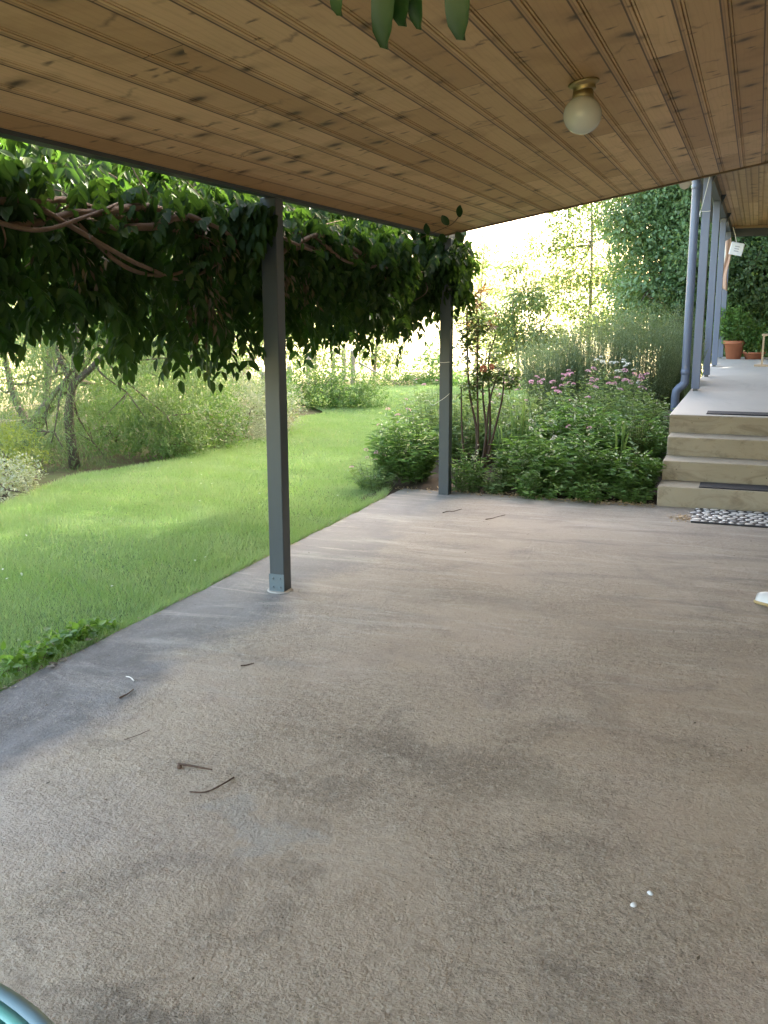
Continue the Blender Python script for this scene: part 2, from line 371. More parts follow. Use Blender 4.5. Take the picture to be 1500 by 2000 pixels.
M['stone'] = simple('white_pebble', (.62, .62, .62), .45, .2, 14, .2, 60)
M['stone2'] = simple('grey_pebble', (.30, .31, .33), .45, .25, 14, .2, 60)
M['terracotta'] = simple('terracotta', (.42, .15, .075), .8, .15, 9, .3, 60)
M['soil'] = simple('garden_soil', (.06, .042, .028), .95, .4, 9, .9, 40)
M['bark'] = simple('grey_brown_bark', (.085, .068, .05), .9, .35, 14, .9, 50)
M['palebark'] = simple('pale_bark', (.24, .19, .145), .9, .3, 14, .9, 50)
M['vinewood'] = simple('vine_wood', (.125, .080, .052), .85, .45, 16, .9, 60)
M['cane'] = simple('dark_cane', (.07, .042, .03), .7, .3, 20, .4, 80)
M['greenstem'] = simple('green_stem', (.09, .14, .04), .6, .3, 20)
M['twig'] = simple('dry_twig', (.10, .06, .04), .8, .4, 30, .5, 90)
M['timber'] = simple('weathered_timber', (.26, .23, .19), .9, .3, 12, .8, 50)
M['wire'] = simple('fence_wire', (.25, .24, .22), .6, .2, 30, metal=.6)
M['cord'] = simple('white_cord', (.75, .73, .68), .8, .1, 40)
M['brick'] = None

# ------------------------------------------------------------------ ground
def terrain():
    xs = np.concatenate([-np.geomspace(700, 14, 26), np.linspace(-12, 12, 25), np.geomspace(14, 700, 26)])
    ys = np.concatenate([-np.geomspace(700, 14, 20), np.linspace(-12, 24, 37), np.geomspace(26, 900, 34)])
    X, Y = np.meshgrid(xs, ys); Rr = np.hypot(X, Y-5)
    Z = -.07+np.zeros_like(X)
    far = np.clip((Rr-26)/60, 0, 1); Z += far*(.6*np.sin(X*.021+1)+.5*np.cos(Y*.017))-np.clip((Rr-22)/30, 0, 1)*.5
    Z += np.clip((Rr-120)/500, 0, 1)**1.2*(14+10*np.sin(X*.006+.4)+6*np.cos(Y*.009))
    V = np.stack([X, Y, Z], -1).reshape(-1, 3); nx = len(xs); F = []
    for j in range(len(ys)-1):
        b = j*nx+np.arange(nx-1); F.append(np.stack([b, b+1, b+nx+1, b+nx], 1))
    t = NT('paddock_ground'); o = t.obj()
    s = t.n('ShaderNodeSeparateXYZ', {0: o}).outputs
    c = t.mix(t.ramp(t.noise(o, .12, 6), .35, .65), (.40, .33, .19), (.34, .31, .15))
    c = t.mix(t.ramp(t.noise(o, 3, 6, .7), .45, .7, 0, .5), c, (.22, .21, .09))
    d = t.n('ShaderNodeVectorMath', {0: o, 1: (0, 4, 0)}, operation='DISTANCE').outputs['Value']
    near = t.ramp(t.math('ADD', d, t.math('MULTIPLY', t.noise(o, .6, 4), 4)), 13, 22, 1, 0)
    lit = t.mix(t.ramp(t.noise(o, 5, 6, .7), .4, .6), (.10, .075, .045), (.10, .12, .045))
    c = t.mix(near, c, lit)
    m = t.done(t.pbr(c, .95, t.noise(o, 20, 5, .7), .6, .03, .2))
    g = build('ground', V, np.vstack(F), m, smooth=True); tag(g, kind='structure')
terrain()

def soil_h(x, y):  # rising garden bed
    return -.035+.30*np.clip((y-7.9)/2.6, 0, 1)
def sheet(name, poly_fn, x0, x1, y0, y1, nx, ny, mat, kind='structure'):
    xs = np.linspace(0, 1, nx); ys = np.linspace(0, 1, ny); U, Vv = np.meshgrid(xs, ys)
    X = x0+(x1-x0)*U; Y = y0+(y1-y0)*Vv; X, Y, Z = poly_fn(X, Y)
    F = [np.stack([j*nx+np.arange(nx-1), j*nx+np.arange(1, nx), (j+1)*nx+np.arange(1, nx), (j+1)*nx+np.arange(nx-1)], 1) for j in range(ny-1)]
    o = build(name, np.stack([X, Y, Z], -1).reshape(-1, 3), np.vstack(F), mat, smooth=True)
    return tag(o, kind=kind)
def lawn_left(y):   # hedge side boundary of the lawn
    return np.interp(y, [-8, 4, 6.2, 7.7, 10.6, 14, 15.5, 18.3, 19.6], [-6.6, -6.2, -5.75, -5.95, -5.65, -6.35, -7.3, -8.6, -8.8])+.10*np.sin(y*2.3)
def lawn_right(y):
    return np.interp(y, [-8, 7.6, 8.1, 9, 12, 16, 19.6], [-2.86, -2.88, -3.0, -3.15, -3.1, -2.9, -2.9])
def lawn_z(x, y):
    return -.03+.018*np.sin(x*1.7+y*.6)+.015*np.sin(y*1.1+1)+.02*np.clip(-(x+2.9)/3, 0, 1)
t = NT('lawn_ground'); o_ = t.obj()
lc = t.mix(t.ramp(t.noise(o_, 1.1, 5), .35, .65), (.10, .16, .06), (.15, .22, .085))
lc = t.mix(t.ramp(t.noise(o_, 26, 5, .7), .42, .7, 0, .5), lc, (.05, .075, .02))
M['lawn'] = t.done(t.pbr(lc, .9, t.noise(o_, 60, 4), .7, .02, .2))
def lf(X, Y):
    U = (X+9)/6.1
    xl = lawn_left(Y); xr = lawn_right(Y)+.0; X2 = xl+(xr-xl)*U
    return X2, Y, lawn_z(X2, Y)
sheet('lawn', lf, -9, -2.9, -8, 19.6, 40, 140, M['lawn'])
sheet('garden_soil', lambda X, Y: (X, Y, soil_h(X, Y)+.02*np.sin(X*9)*np.sin(Y*7)), -3.12, -.66, 7.62, 16, 40, 90, M['soil'])

# patio slab with a slightly worn lawn edge
def patio():
    ys = np.linspace(-3, 8.05, 150); e = -2.865+.005*np.sin(ys*3.1)+.004*np.sin(ys*11)+rng.normal(size=150)*.003
    V = []; F = []
    for y, x in zip(ys, e): V += [(x, y, -.15), (x, y, -.012), (x+.014, y, 0), (1.6, y, 0)]
    n = len(ys)
    for i in range(n-1):
        a = i*4
        for k in range(3): F.append((a+k, a+4+k, a+5+k, a+1+k))
    a = (n-1)*4; F.append((a, a+1, a+2, a+3)); F.append((0, 3, 2, 1))
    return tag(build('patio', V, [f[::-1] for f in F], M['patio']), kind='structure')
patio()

# ------------------------------------------------------------------ steps and raised deck
XS, YS, TR, RI = -.66, 8.017, .3235, .1615
H = RI*4
st = empty('concrete_steps', (XS, YS, 0)); tag(st, 'beige concrete steps climbing from the patio to the raised deck', 'steps')
for i in range(3):
    b = MB(); zz = 0 if i == 0 else RI*i-.03
    b.box(XS+.003*i, 1.6, YS+i*TR, YS+3*TR+.02+.003*i, -.05 if i == 0 else RI*i+.001, RI*(i+1), .008)
    b.build('step', M['step'], st)
dk = MB(); dk.box(XS-.01, 1.6, YS+3*TR, 20.6, .0, H-.03); tag(dk.build('deck_base', M['step']), kind='structure')
dt = MB(); dt.box(XS-.012, 1.6, YS+3*TR-.004, 20.62, H-.03, H, .010)
def deck_side():
    o = dt.build('deck', M['deck']); tag(o, kind='structure')
    o.data.materials.append(M['step'])
    for p in o.data.polygons:
        if abs(p.normal.z) < .5: p.material_index = 1
deck_side()

# ------------------------------------------------------------------ lower verandah over the patio
YF, YN, XR = 7.68, -1.3, 1.6
pv = empty('patio_verandah', (CX, 4, 0)); tag(pv, 'low pine lined verandah roof on dark grey posts over the patio', 'verandah')
def lining(name, x0, x1, y0, y1, zf, mat, parent):
    prof = []; n = int(round((x1-x0)/PW))
    for i in range(n+1):
        x = x0+i*PW
        prof += [(x-.003, 0), (x-.0015, .009), (x+.0015, .009), (x+.003, 0), (x+.0090, 0), (x+.0102, .006), (x+.0118, .006), (x+.0130, 0)]
    prof = [p for p in prof if p[0] >= x0 and p[0] <= x1+.001]
    V = []; F = []
    for (x, d) in prof: V += [(x, y0, zf(x)+d), (x, y1, zf(x)+d)]
    m = len(prof)
    for (x, d) in ((prof[-1][0], .035), (prof[0][0], .035)): V += [(x, y0, zf(x)+d), (x, y1, zf(x)+d)]
    m2 = m+2
    for i in range(m2):
        a, b = i*2, ((i+1) % m2)*2; F.append((a, a+1, b+1, b))
    F.append(tuple(i*2 for i in range(m2))[::-1]); F.append(tuple(i*2+1 for i in range(m2)))
    return build(name, V, F, mat, parent)
czf = lambda x: CZ+CS*(x-CX)
lining('ceiling', CX, CX+PW*29, YN, YF, czf, M['wood'], pv)
b = MB()  # edge beam on the posts
b.box(-2.445, -2.384, YN, 8.02, CZ-.014, CZ+.15, .004); b.build('beam', M['beam'], pv)
b = MB()
x0, x1 = -2.46, XR+.1
def slab(b, x0, x1, y0, y1, zf, d0, d1):
    V = [(x0, y0, zf(x0)+d0), (x1, y0, zf(x1)+d0), (x1, y1, zf(x1)+d0), (x0, y1, zf(x0)+d0), (x0, y0, zf(x0)+d1), (x1, y0, zf(x1)+d1), (x1, y1, zf(x1)+d1), (x0, y1, zf(x0)+d1)]
    b.add(V, [(0, 3, 2, 1), (4, 5, 6, 7), (0, 1, 5, 4), (1, 2, 6, 5), (2, 3, 7, 6), (3, 0, 4, 7)])
slab(b, x0, x1, YN-.1, YF+.06, czf, .16, .19); b.build('roof', simple('roof_metal', (.3, .31, .31), .4, .1, metal=.3), pv)
b = MB(); slab(b, -2.384, XR, YF+.002, YF+.022, czf, -.012, .158); b.build('fascia', simple('fascia_brown', (.13, .085, .05), .7, .3, 6), pv)

def post(parent, x0, x1, y0, y1, z0, z1, mat, foot=True):
    p = MB().box(x0, x1, y0, y1, z0, z1, .004).build('post', mat, parent)
    if foot:
        q = MB(); q.box(x0-.003, x1+.0, y0-.004, y0+.0, z0+.002, z0+.105)
        for dx in (.022, .066):
            for dz in (.03, .08): q.lathe([(.007, 0), (.007, .004), (.003, .006)], (x0+dx, y0-.004, z0+dz), 10, (0, -1, 0))
        q.build('bracket', paint('bracket_paint', (.12, .16, .18)), p)
    return p
post(pv, -2.47, -2.38, 4.725, 4.815, 0.0, CZ-.015, M['post'])
p2 = post(pv, -2.47, -2.38, 7.88, 7.97, 0.0, CZ-.015, M['post'], False)
tag(p2, 'blue grey post rising from the flower bed at the patio corner')
for z in (1.127, .80):
    q = MB(); P = [(-2.472, 7.878, z), (-2.425, 7.876, z+(.0 if z > 1 else .03)), (-2.378, 7.878, z+(.005 if z > 1 else .07))]
    q.tube(curve(P, 5), .0016, 5); q.build('wire', M['cord'], p2)
    if z < 1: q = MB(); q.tube(curve([(-2.472, 7.875, z), (-2.52, 7.86, z-.03), (-2.56, 7.85, z+.01), (-2.60, 7.84, z+.0)], 5), .0016, 5); q.build('wire', M['cord'], p2)
# patch of pale mortar at the post foot
q = MB(); q.lathe([(.075, -.002), (.07, .006), (.03, .009)], (-2.43, 4.77, 0), 18); q.build('mortar_pad', simple('mortar', (.42, .4, .37), .9, .2, 20, .5), pv)

# ------------------------------------------------------------------ upper verandah over the deck
dv = empty('deck_verandah', (-.61, 9, H)); tag(dv, 'higher pine lined verandah with blue grey posts above the deck', 'verandah')
lining('ceiling', -.6, -.6+PW*16, 7.77, 20.0, lambda x: 3.09, M['wood2'], dv)
b = MB(); b.box(-.655, -.565, 7.77, 20.05, 2.98, 3.13, .004); b.build('beam', M['beam'], dv)
b = MB(); b.box(-.56, 1.6, 20.0, 20.08, 2.90, 3.14, .004); b.build('end_beam', M['beam'], dv)
b = MB(); b.box(-.56, 1.6, 19.93, 19.998, 3.045, 3.088); b.build('trim', simple('pine_trim', (.40, .26, .12), .6, .2, 6), dv)
b = MB(); b.box(-.95, 1.9, 7.77, 20.3, 3.2, 3.24); b.build('roof', simple('deck_roof_metal', (.3, .31, .31), .4, .1, metal=.3), dv)
b = MB(); b.add([(x_, y_, z_) for x_, zl in ((-.655, czf(-.655)+.2), (1.6, czf(1.6)+.2)) for y_ in (7.745, 7.765) for z_ in (zl, 3.2)], [(0, 1, 3, 2), (4, 6, 7, 5), (0, 4, 5, 1), (2, 3, 7, 6), (0, 2, 6, 4), (1, 5, 7, 3)]); b.build('gable_board', simple('gable_brown', (.16, .11, .07), .7, .3, 6), dv)
for k, y in enumerate((11.70, 14.27, 16.93, 19.79)):
    pp = MB().box(-.655, -.565, y, y+.09, H+.028, 2.979, .004).build('post', M['post2'], dv)
    q = MB(); q.box(-.635, -.585, y+.03, y+.06, H, H+.028); q.box(-.64, -.58, y+.02, y+.07, H, H+.006); q.build('foot', M['wire'], pp)
    for s_ in (1,):
        q = MB(); V = [(-.564, y+.01, 2.92), (-.564, y+.08, 2.92), (-.564, y+.08, 3.06), (-.564, y+.01, 3.06), (-.50, y+.01, 3.06), (-.50, y+.08, 3.06)]
        q.add(V, [(0, 1, 2, 3), (0, 3, 4), (1, 5, 2), (3, 2, 5, 4), (0, 4, 5, 1)]); q.build('bracket', M['beam'], pp)
# gutter (quad round trough) and downpipe
q = MB(); prof = [(.062*math.cos(a), .062*math.sin(a)) for a in np.linspace(math.pi, 2*math.pi, 12)]+[(.062, .02), (-.062, .02)]
V = []; F = []; k = len(prof)
for y in (11.45, 20.3): V += [(-.80+a, y, 3.05+c) for a, c in prof]
F = [(i, (i+1) % k, k+(i+1) % k, k+i) for i in range(k)]+[tuple(range(k))[::-1], tuple(range(k, 2*k))]
q.add(V, F); q.build('gutter', M['beam'], dv)
q = MB(); q.lathe([(.055, 0), (.06, .012), (.06, .05), (.05, .05)], (-.83, 11.44, 2.885), 20, (0, -1, 0)); q.build('pipe_stub', simple('stub_brown', (.2, .15, .09), .7, .3, 9), dv)
dp = MB(); P = curve([(-.76, 11.78, 3.02), (-.735, 11.75, 2.93), (-.73, 11.75, 2.8), (-.73, 11.75, 2.0), (-.73, 11.75, 1.2), (-.73, 11.75, .80), (-.74, 11.745, .72), (-.80, 11.73, .66), (-.822, 11.72, .60), (-.825, 11.72, .40)], 6)
dp.tube(P, .046, 16); dpo = dp.build('downpipe', M['pipe'], dv, True)
for z in (2.86, .83):
    MB().lathe([(.047, 0), (.052, .004), (.052, .05), (.047, .054)], (-.73, 11.75, z), 18).build('collar', M['pipe'], dpo, True)
# cord from the roof edge tied round the first deck post
c = MB(); c.tube(curve([(-.53, 11.0, 3.06), (-.60, 11.4, 2.84), (-.665, 11.69, 2.62)], 5), .004, 6)
c.tube(curve([(-.665, 11.69, 2.62), (-.61, 11.692, 2.615), (-.56, 11.69, 2.62)], 4), .004, 6)
c.tube(curve([(-.668, 11.688, 2.625), (-.672, 11.68, 2.59), (-.668, 11.68, 2.56)], 4), .007, 6)
tag(c.build('cord', M['cord'], None, True), 'thin white cord tied around the first deck post by the downpipe', 'cord')

# ------------------------------------------------------------------ house wall on the right (out of frame)
def house():
    t = NT('cream_brick'); o = t.n('ShaderNodeTexCoord').outputs['Object']
    s = t.n('ShaderNodeSeparateXYZ', {0: o}).outputs
    v = t.n('ShaderNodeCombineXYZ', {0: s[1], 1: s[2], 2: 0.0}).outputs[0]
    bn = t.n('ShaderNodeTexBrick', {'Vector': v, 'Color1': (.42, .34, .25, 1), 'Color2': (.33, .26, .19, 1), 'Mortar': (.4, .38, .34, 1), 'Scale': 1.0, 'Mortar Size': .005, 'Brick Width': .24, 'Row Height': .086})
    m = t.done(t.pbr(bn.outputs[0], .85, bn.outputs['Fac'], -.4, .01, .3))
    h = empty('house', (1.6, 6, 0)); tag(h, 'cream brick house wall running along the verandah', 'house')
    b = MB()
    ops = [(-1.5, .6, .9, 2.1), (2.4, 3.4, 0.02, 2.12), (12, 14, H+.9, H+2.1)]
    ys = [-3.0]
    for a, c, z0, z1 in ops:
        b.box(1.6, 1.85, ys[-1], a, -.1, 3.3); b.box(1.6, 1.85, a, c, z1, 3.3)
        if z0 > .1: b.box(1.6, 1.85, a, c, -.1, z0)
        ys.append(c)
    b.box(1.6, 1.85, ys[-1], 20.6, -.1, 3.3)
    b.build('wall', m, h)
    fm = simple('white_frame', (.7, .69, .66), .5, .05); gm = simple('window_glass', (.03, .035, .04), .04, .1, 3, spec=.8)
    for i, (a, c, z0, z1) in enumerate(ops):
        f = MB()
        for q in ((a, a+.06, z0, z1), (c-.06, c, z0, z1), (a+.06, c-.06, z0, z0+.06), (a+.06, c-.06, z1-.06, z1)): f.box(1.66, 1.72, q[0], q[1], q[2], q[3])
        if i != 1: f.box(1.665, 1.715, (a+c)/2-.025, (a+c)/2+.025, z0+.06, z1-.06)
        w = f.build('door' if i == 1 else 'window', fm, h)
        if i == 1:
            MB().box(1.68, 1.71, a+.06, c-.06, z0+.06, z1-.06).build('door_leaf', simple('door_paint', (.12, .17, .2), .5), w)
            MB().lathe([(.012, 0), (.012, .04), (.03, .045), (.03, .07), (.01, .08)], (1.68, a+.14, 1.0), 14, (-1, 0, 0)).build('handle', M['brass'], w)
        else: MB().box(1.685, 1.695, a+.06, c-.06, z0+.06, z1-.06).build('pane', gm, w)
    r = MB(); V = [(1.2, -3.2, 3.3), (1.2, 20.8, 3.3), (9.5, -3.2, 3.3), (9.5, 20.8, 3.3), (5.3, -3.2, 4.9), (5.3, 20.8, 4.9)]
    r.add(V, [(0, 1, 5, 4), (4, 5, 3, 2), (0, 4, 2), (1, 3, 5), (0, 2, 3, 1)]); r.build('roof', simple('house_roof', (.22, .2, .19), .7, .15), h)
    MB().box(9.2, 9.45, -3, 20.6, -.1, 3.3).build('wall', m, h); MB().box(1.85, 9.2, 20.35, 20.6, -.1, 3.3).build('wall', m, h); MB().box(1.85, 9.2, -3, -2.75, -.1, 3.3).build('wall', m, h)
house()

# ------------------------------------------------------------------ ceiling lamp
lx, ly = -.715, 4.17; lz = czf(lx)
L = empty('ceiling_lamp', (lx, ly, lz)); tag(L, 'round opal glass ceiling lamp on a brass base under the pine boards', 'lamp')
nv = (-CS, 0, 1)
MB().lathe([(.060, .0), (.062, -.004), (.058, -.010), (.048, -.014), (.044, -.022), (.046, -.030), (.043, -.034)][::-1], (lx, ly, lz-.001), 36, nv).build('base', M['brass'], L, True)
MB().lathe([(.040, -.03), (.042, -.05), (.044, -.062)][::-1], (lx, ly, lz), 36, (0, 0, 1)).build('collar', M['brass'], L, True)
pr = [(.043, -.058)]+[(.0765*math.cos(a), -.125+.074*math.sin(a)) for a in np.linspace(R(62), R(-89), 26)]
MB().lathe(pr[::-1], (lx, ly, lz), 40).build('globe', M['opal'], L, True)

# ------------------------------------------------------------------ mats
mt = empty('pebble_mat', (-.35, 7.42, 0)); tag(mt, 'black rubber door mat set with white pebbles at the foot of the steps', 'mat')
MB().box(-.36, .54, 7.43, 7.97, .001, .012, .003).build('backing', M['rubber'], mt)
def pebble_mesh(seed):
    r = np.random.default_rng(seed); V = []; F = []; n, m = 12, 5
    ph = r.uniform(0, 6, 3)
    for j in range(m):
        a = math.pi/2*j/(m-1)
        for i in range(n):
            th = 2*math.pi*i/n; q = 1+.12*math.sin(2*th+ph[0])+.08*math.sin(3*th+ph[1])
            V.append((q*math.cos(th)*math.cos(a), q*math.sin(th)*math.cos(a), math.sin(a)))
    for j in range(m-1):
        for i in range(n): F.append((j*n+i, j*n+(i+1) % n, (j+1)*n+(i+1) % n, (j+1)*n+i))
    me = bpy.data.meshes.new('pebble'); me.from_pydata(V, [], F); me.polygons.foreach_set('use_smooth', [True]*len(F)); return me
pm = [pebble_mesh(i) for i in range(6)]
for i, me in enumerate(pm): me.materials.append(M['stone'] if i < 4 else M['stone2'])
cnt = 0
for i in range(14):
    for j in range(7):
        x = -.36+.9*(i+.5)/14+rng.uniform(-.008, .008)+(.012 if j % 2 else -.012); y = 7.43+.54*(j+.5)/7+rng.uniform(-.008, .008)
        o = bpy.data.objects.new('pebble', pm[rng.choice(6, p=[.21, .21, .21, .17, .1, .1])]); link(o, mt)
        o.location = (x+.35, y-7.42, .010); s_ = rng.uniform(.55, 1.0)
        o.scale = (.037*s_*rng.uniform(.85, 1.1), .039*s_*rng.uniform(.7, 1.05), .008); o.rotation_euler = (0, 0, rng.uniform(-.6, .6))
def strip(x0, x1, y0, y1, z, label):
    b = MB(); b.box(x0, x1, y0, y1, z+.001, z+.010, .002)
    tag(b.build('tread_mat', M['rubber']), label, 'mat', 'black rubber tread strips')
    b2 = rng
strip(-.345, .6, 8.04, 8.27, RI, 'black rubber strip lying on the lowest concrete step')
strip(-.365, .6, 9.08, 9.33, H, 'black rubber strip at the front edge of the deck')

# ------------------------------------------------------------------ teal table corner, slipper
tb = empty('garden_table', (-.93, .353, 0)); tag(tb, 'round teal glazed table edge in the bottom left corner', 'table')
teal = simple('teal_glaze', (.05, .34, .34), .35, .1, 5, spec=.7); teal2 = simple('pale_teal_glaze', (.14, .42, .38), .3, .1, 5, spec=.7); bl = simple('blue_grey_rim', (.17, .28, .34), .45, .1, 5)
MB().lathe([(.478, .700), (.492, .700), (.50, .706), (.502, .712), (.499, .719), (.490, .7225), (.478, .7215), (.478, .700)], (-.93, .353, 0), 120, ring=True).build('rim', bl, tb, True)
MB().lathe([(.462, .70), (.478, .702), (.4775, .7205), (.470, .7185), (.462, .7175), (.462, .70)], (-.93, .353, 0), 120, ring=True).build('inner_rim', teal2, tb, True)
MB().lathe([(.44, .702), (.462, .704), (.4615, .7165), (.44, .7150), (.44, .702)], (-.93, .353, 0), 120, ring=True).build('band', teal, tb, True)
MB().lathe([(.01, .702), (.44, .702), (.44, .7145), (.01, .7145)], (-.93, .353, 0), 96).build('tabletop', simple('highlight_tabletop', (.55, .55, .42), .2, .1, 4), tb, True)  # yellowish white top colour stands in for a highlight on the glaze
for a in (R(20), R(140), R(260)):
    ax, ay = -.93+.36*math.cos(a), .353+.36*math.sin(a)
    MB().tube(curve([(ax, ay, .702), (ax+.02*math.cos(a), ay+.02*math.sin(a), .35), (ax+.07*math.cos(a), ay+.07*math.sin(a), 0)], 6), .013, 10).build('leg', bl, tb, True)
sp = empty('slipper', (.10, 5.42, 0)); tag(sp, 'white slipper with tan sole lying at the right edge of the patio', 'slipper')
def shoe():
    ux = Vector((.93, -.36, 0)).normalized(); uy = Vector((-ux.y, ux.x, 0)); o = Vector((.085, 5.44, 0))
    def sec(z0, z1, k, L_=.27):
        V = []; n = 26
        for zz, kk in ((z0, k*.96), (z0+(z1-z0)*.5, k), (z1, k*.92)):
            for i in range(n):
                t = 2*math.pi*i/n; x = .5-.5*math.cos(t); w = .045*math.sin(t)*(1-.18*math.sin(math.pi*x*1.0)); V.append(tuple(o+ux*((x-.5)*kk+.5)*L_+uy*w*kk+Vector((0, 0, zz))))
        F = [(j*n+i, j*n+(i+1) % n, (j+1)*n+(i+1) % n, (j+1)*n+i) for j in range(2) for i in range(n)]+[tuple(range(n))[::-1], tuple(range(2*n, 3*n))]
        return V, F
    V, F = sec(.002, .022, 1); build('sole', V, F, simple('tan_sole', (.45, .34, .17), .8, .2, 20), sp, True)
    V = []; F = []; n = 14
    for j in range(9):
        x = .02+j*.018; hgt = (.052*math.sin(math.pi*min(1, (x+.01)/.20))**.5)
        w = .046*math.sqrt(max(.02, 1-(1-min(1, x/.11))**2))
        for i in range(n):
            a = math.pi*i/(n-1); V.append(tuple(o+ux*x+uy*(w*math.cos(a))+Vector((0, 0, .0225+hgt*math.sin(a)))))
    F = [(j*n+i, j*n+i+1, (j+1)*n+i+1, (j+1)*n+i) for j in range(8) for i in range(n-1)]+[tuple(range(n))]
    build('upper', V, F, simple('white_slipper', (.72, .74, .78), .45, .06, 20), sp, True)
shoe()

# ------------------------------------------------------------------ foliage materials
M['wist'] = leaf_mat('wisteria_leaf', (.009, .024, .006), (.020, .046, .010), (.05, .07, .018), .28, (.09, .20, .02), rough=.6, spec=.2)
M['sprig'] = leaf_mat('shaded_vine_leaf', (.009, .028, .007), (.016, .045, .010), trans=.1, tcol=(.06, .2, .02))
M['dryleaf'] = leaf_mat('dry_leaf', (.045, .034, .02), (.085, .065, .036), trans=.15)
M['hedge'] = leaf_mat('dark_tree_leaf', (.045, .090, .038), (.10, .17, .07), (.13, .19, .07), .28, rough=.38)
M['airy'] = leaf_mat('yellow_green_leaf', (.055, .10, .032), (.095, .15, .045), (.16, .16, .05), .36, (.24, .33, .09))
M['olive'] = leaf_mat('feathery_leaf', (.060, .105, .034), (.11, .175, .055), (.18, .19, .06), .34, (.26, .40, .10))
M['silver'] = leaf_mat('silver_leaf', (.13, .17, .12), (.21, .26, .19), trans=.25)
M['shrub'] = leaf_mat('shrub_leaf', (.030, .075, .02), (.080, .16, .042), (.15, .2, .05), .35)
M['lush'] = leaf_mat('lush_leaf', (.055, .12, .032), (.14, .25, .065), (.16, .25, .06), .38, (.22, .42, .06))
M['valer'] = leaf_mat('valerian_leaf', (.075, .14, .06), (.13, .21, .09), (.2, .26, .1), .35)
M['rosem'] = leaf_mat('rosemary_leaf', (.12, .18, .10), (.21, .28, .17), trans=.2)
M['fennel'] = leaf_mat('fennel_leaf', (.10, .15, .03), (.15, .2, .045), trans=.35)
M['iris'] = leaf_mat('iris_leaf', (.06, .13, .05), (.10, .17, .07), (.3, .26, .08), .3)
M['roseleaf'] = leaf_mat('rose_leaf', (.035, .075, .025), (.07, .13, .035), (.15, .15, .05), .4, (.25, .36, .06))
M['redleaf'] = leaf_mat('new_rose_leaf', (.12, .085, .035), (.17, .12, .045), trans=.4, tcol=(.42, .24, .07))
M['ivy'] = leaf_mat('ground_ivy_leaf', (.05, .12, .025), (.11, .22, .035), (.2, .3, .05), .4, (.3, .5, .06))
M['pinkfl'] = leaf_mat('pink_petal', (.50, .26, .36), (.62, .40, .48), trans=.3, tcol=(.8, .4, .55))
M['whitefl'] = leaf_mat('white_petal', (.6, .62, .55), (.7, .7, .62), trans=.3, tcol=(.8, .8, .7))
M['yellowfl'] = leaf_mat('yellow_petal', (.45, .32, .04), (.55, .42, .06), trans=.3, tcol=(.8, .6, .1))
M['peach'] = leaf_mat('peach_petal', (.5, .2, .13), (.55, .3, .22), trans=.3, tcol=(.9, .4, .2))
gm_ = NT('grass_blade')
rr_ = gm_.n('ShaderNodeNewGeometry').outputs['Random Per Island']; oo_ = gm_.obj()
gc_ = gm_.mix(rr_, (.175, .285, .09), (.265, .39, .15))
gc_ = gm_.mix(gm_.ramp(gm_.noise(gm_.map(oo_, (.7, 1.6, 1)), 1.3, 5, .6, .5), .36, .64, 0, .6), gc_, (.30, .37, .21))
gc_ = gm_.mix(gm_.ramp(gm_.noise(gm_.map(oo_, loc=(5, 5, 0)), 2.1, 4, .6), .58, .72, 0, .45), gc_, (.34, .36, .22))
gc_ = gm_.mix(gm_.ramp(rr_, .965, .975), gc_, (.40, .36, .2))
gp_ = gm_.pbr(gc_, .5, spec=.3)
gt_ = gm_.n('ShaderNodeBsdfTranslucent', {'Color': gm_.mix(.5, gc_, (.35, .55, .10))})
M['grass'] = gm_.done(gm_.n('ShaderNodeMixShader', {0: .35, 1: gp_, 2: gt_.outputs[0]}).outputs[0])

# ------------------------------------------------------------------ lawn blades
def grass():
    parts = []
    n = 900000
    y = rng.uniform(2.2, 19.6, n); keep = rng.random(n) < np.clip((4.2/np.maximum(y, 3.4))**1.5, .06, 1)
    y = y[keep]; n = len(y); xl = lawn_left(y); xr = lawn_right(y)
    x = xl+(xr-xl)*rng.random(n)
    m = x > -.9*y-3.6; x, y = x[m], y[m]; n = len(x)
    z = lawn_z(x, y)
    edge = np.clip(1-(xr[m]-x)/.10, 0, 1)
    hgt = rng.uniform(.022, .05, n)*(1+.7*edge)*(1+.25*np.sin(x*3+y*2))
    # mowing ripples across the lawn
    hgt *= 1+.16*np.sin(y*7.0+x*1.3+.8*np.sin(x*2))
    w = np.clip(.0026+.0009*(y-3), .0025, .013); a = rng.uniform(0, 2*math.pi, n)
    ux, uy = np.cos(a), np.sin(a); la = rng.uniform(0, 2*math.pi, n); ll = hgt*rng.uniform(.2, .9, n)
    B = np.stack([x, y, z], 1); U = np.stack([ux*w, uy*w, 0*w], 1)
    T = B+np.stack([np.cos(la)*ll, np.sin(la)*ll, hgt], 1)
    V = np.stack([B-U*.5, B+U*.5, T], 1).reshape(-1, 3); F = np.arange(n*3).reshape(-1, 3)
    o = build('grass', V, F, M['grass']); tag(o, 'short green lawn grass beside the patio', 'grass', kind='stuff')
    print('grass', n)
grass()
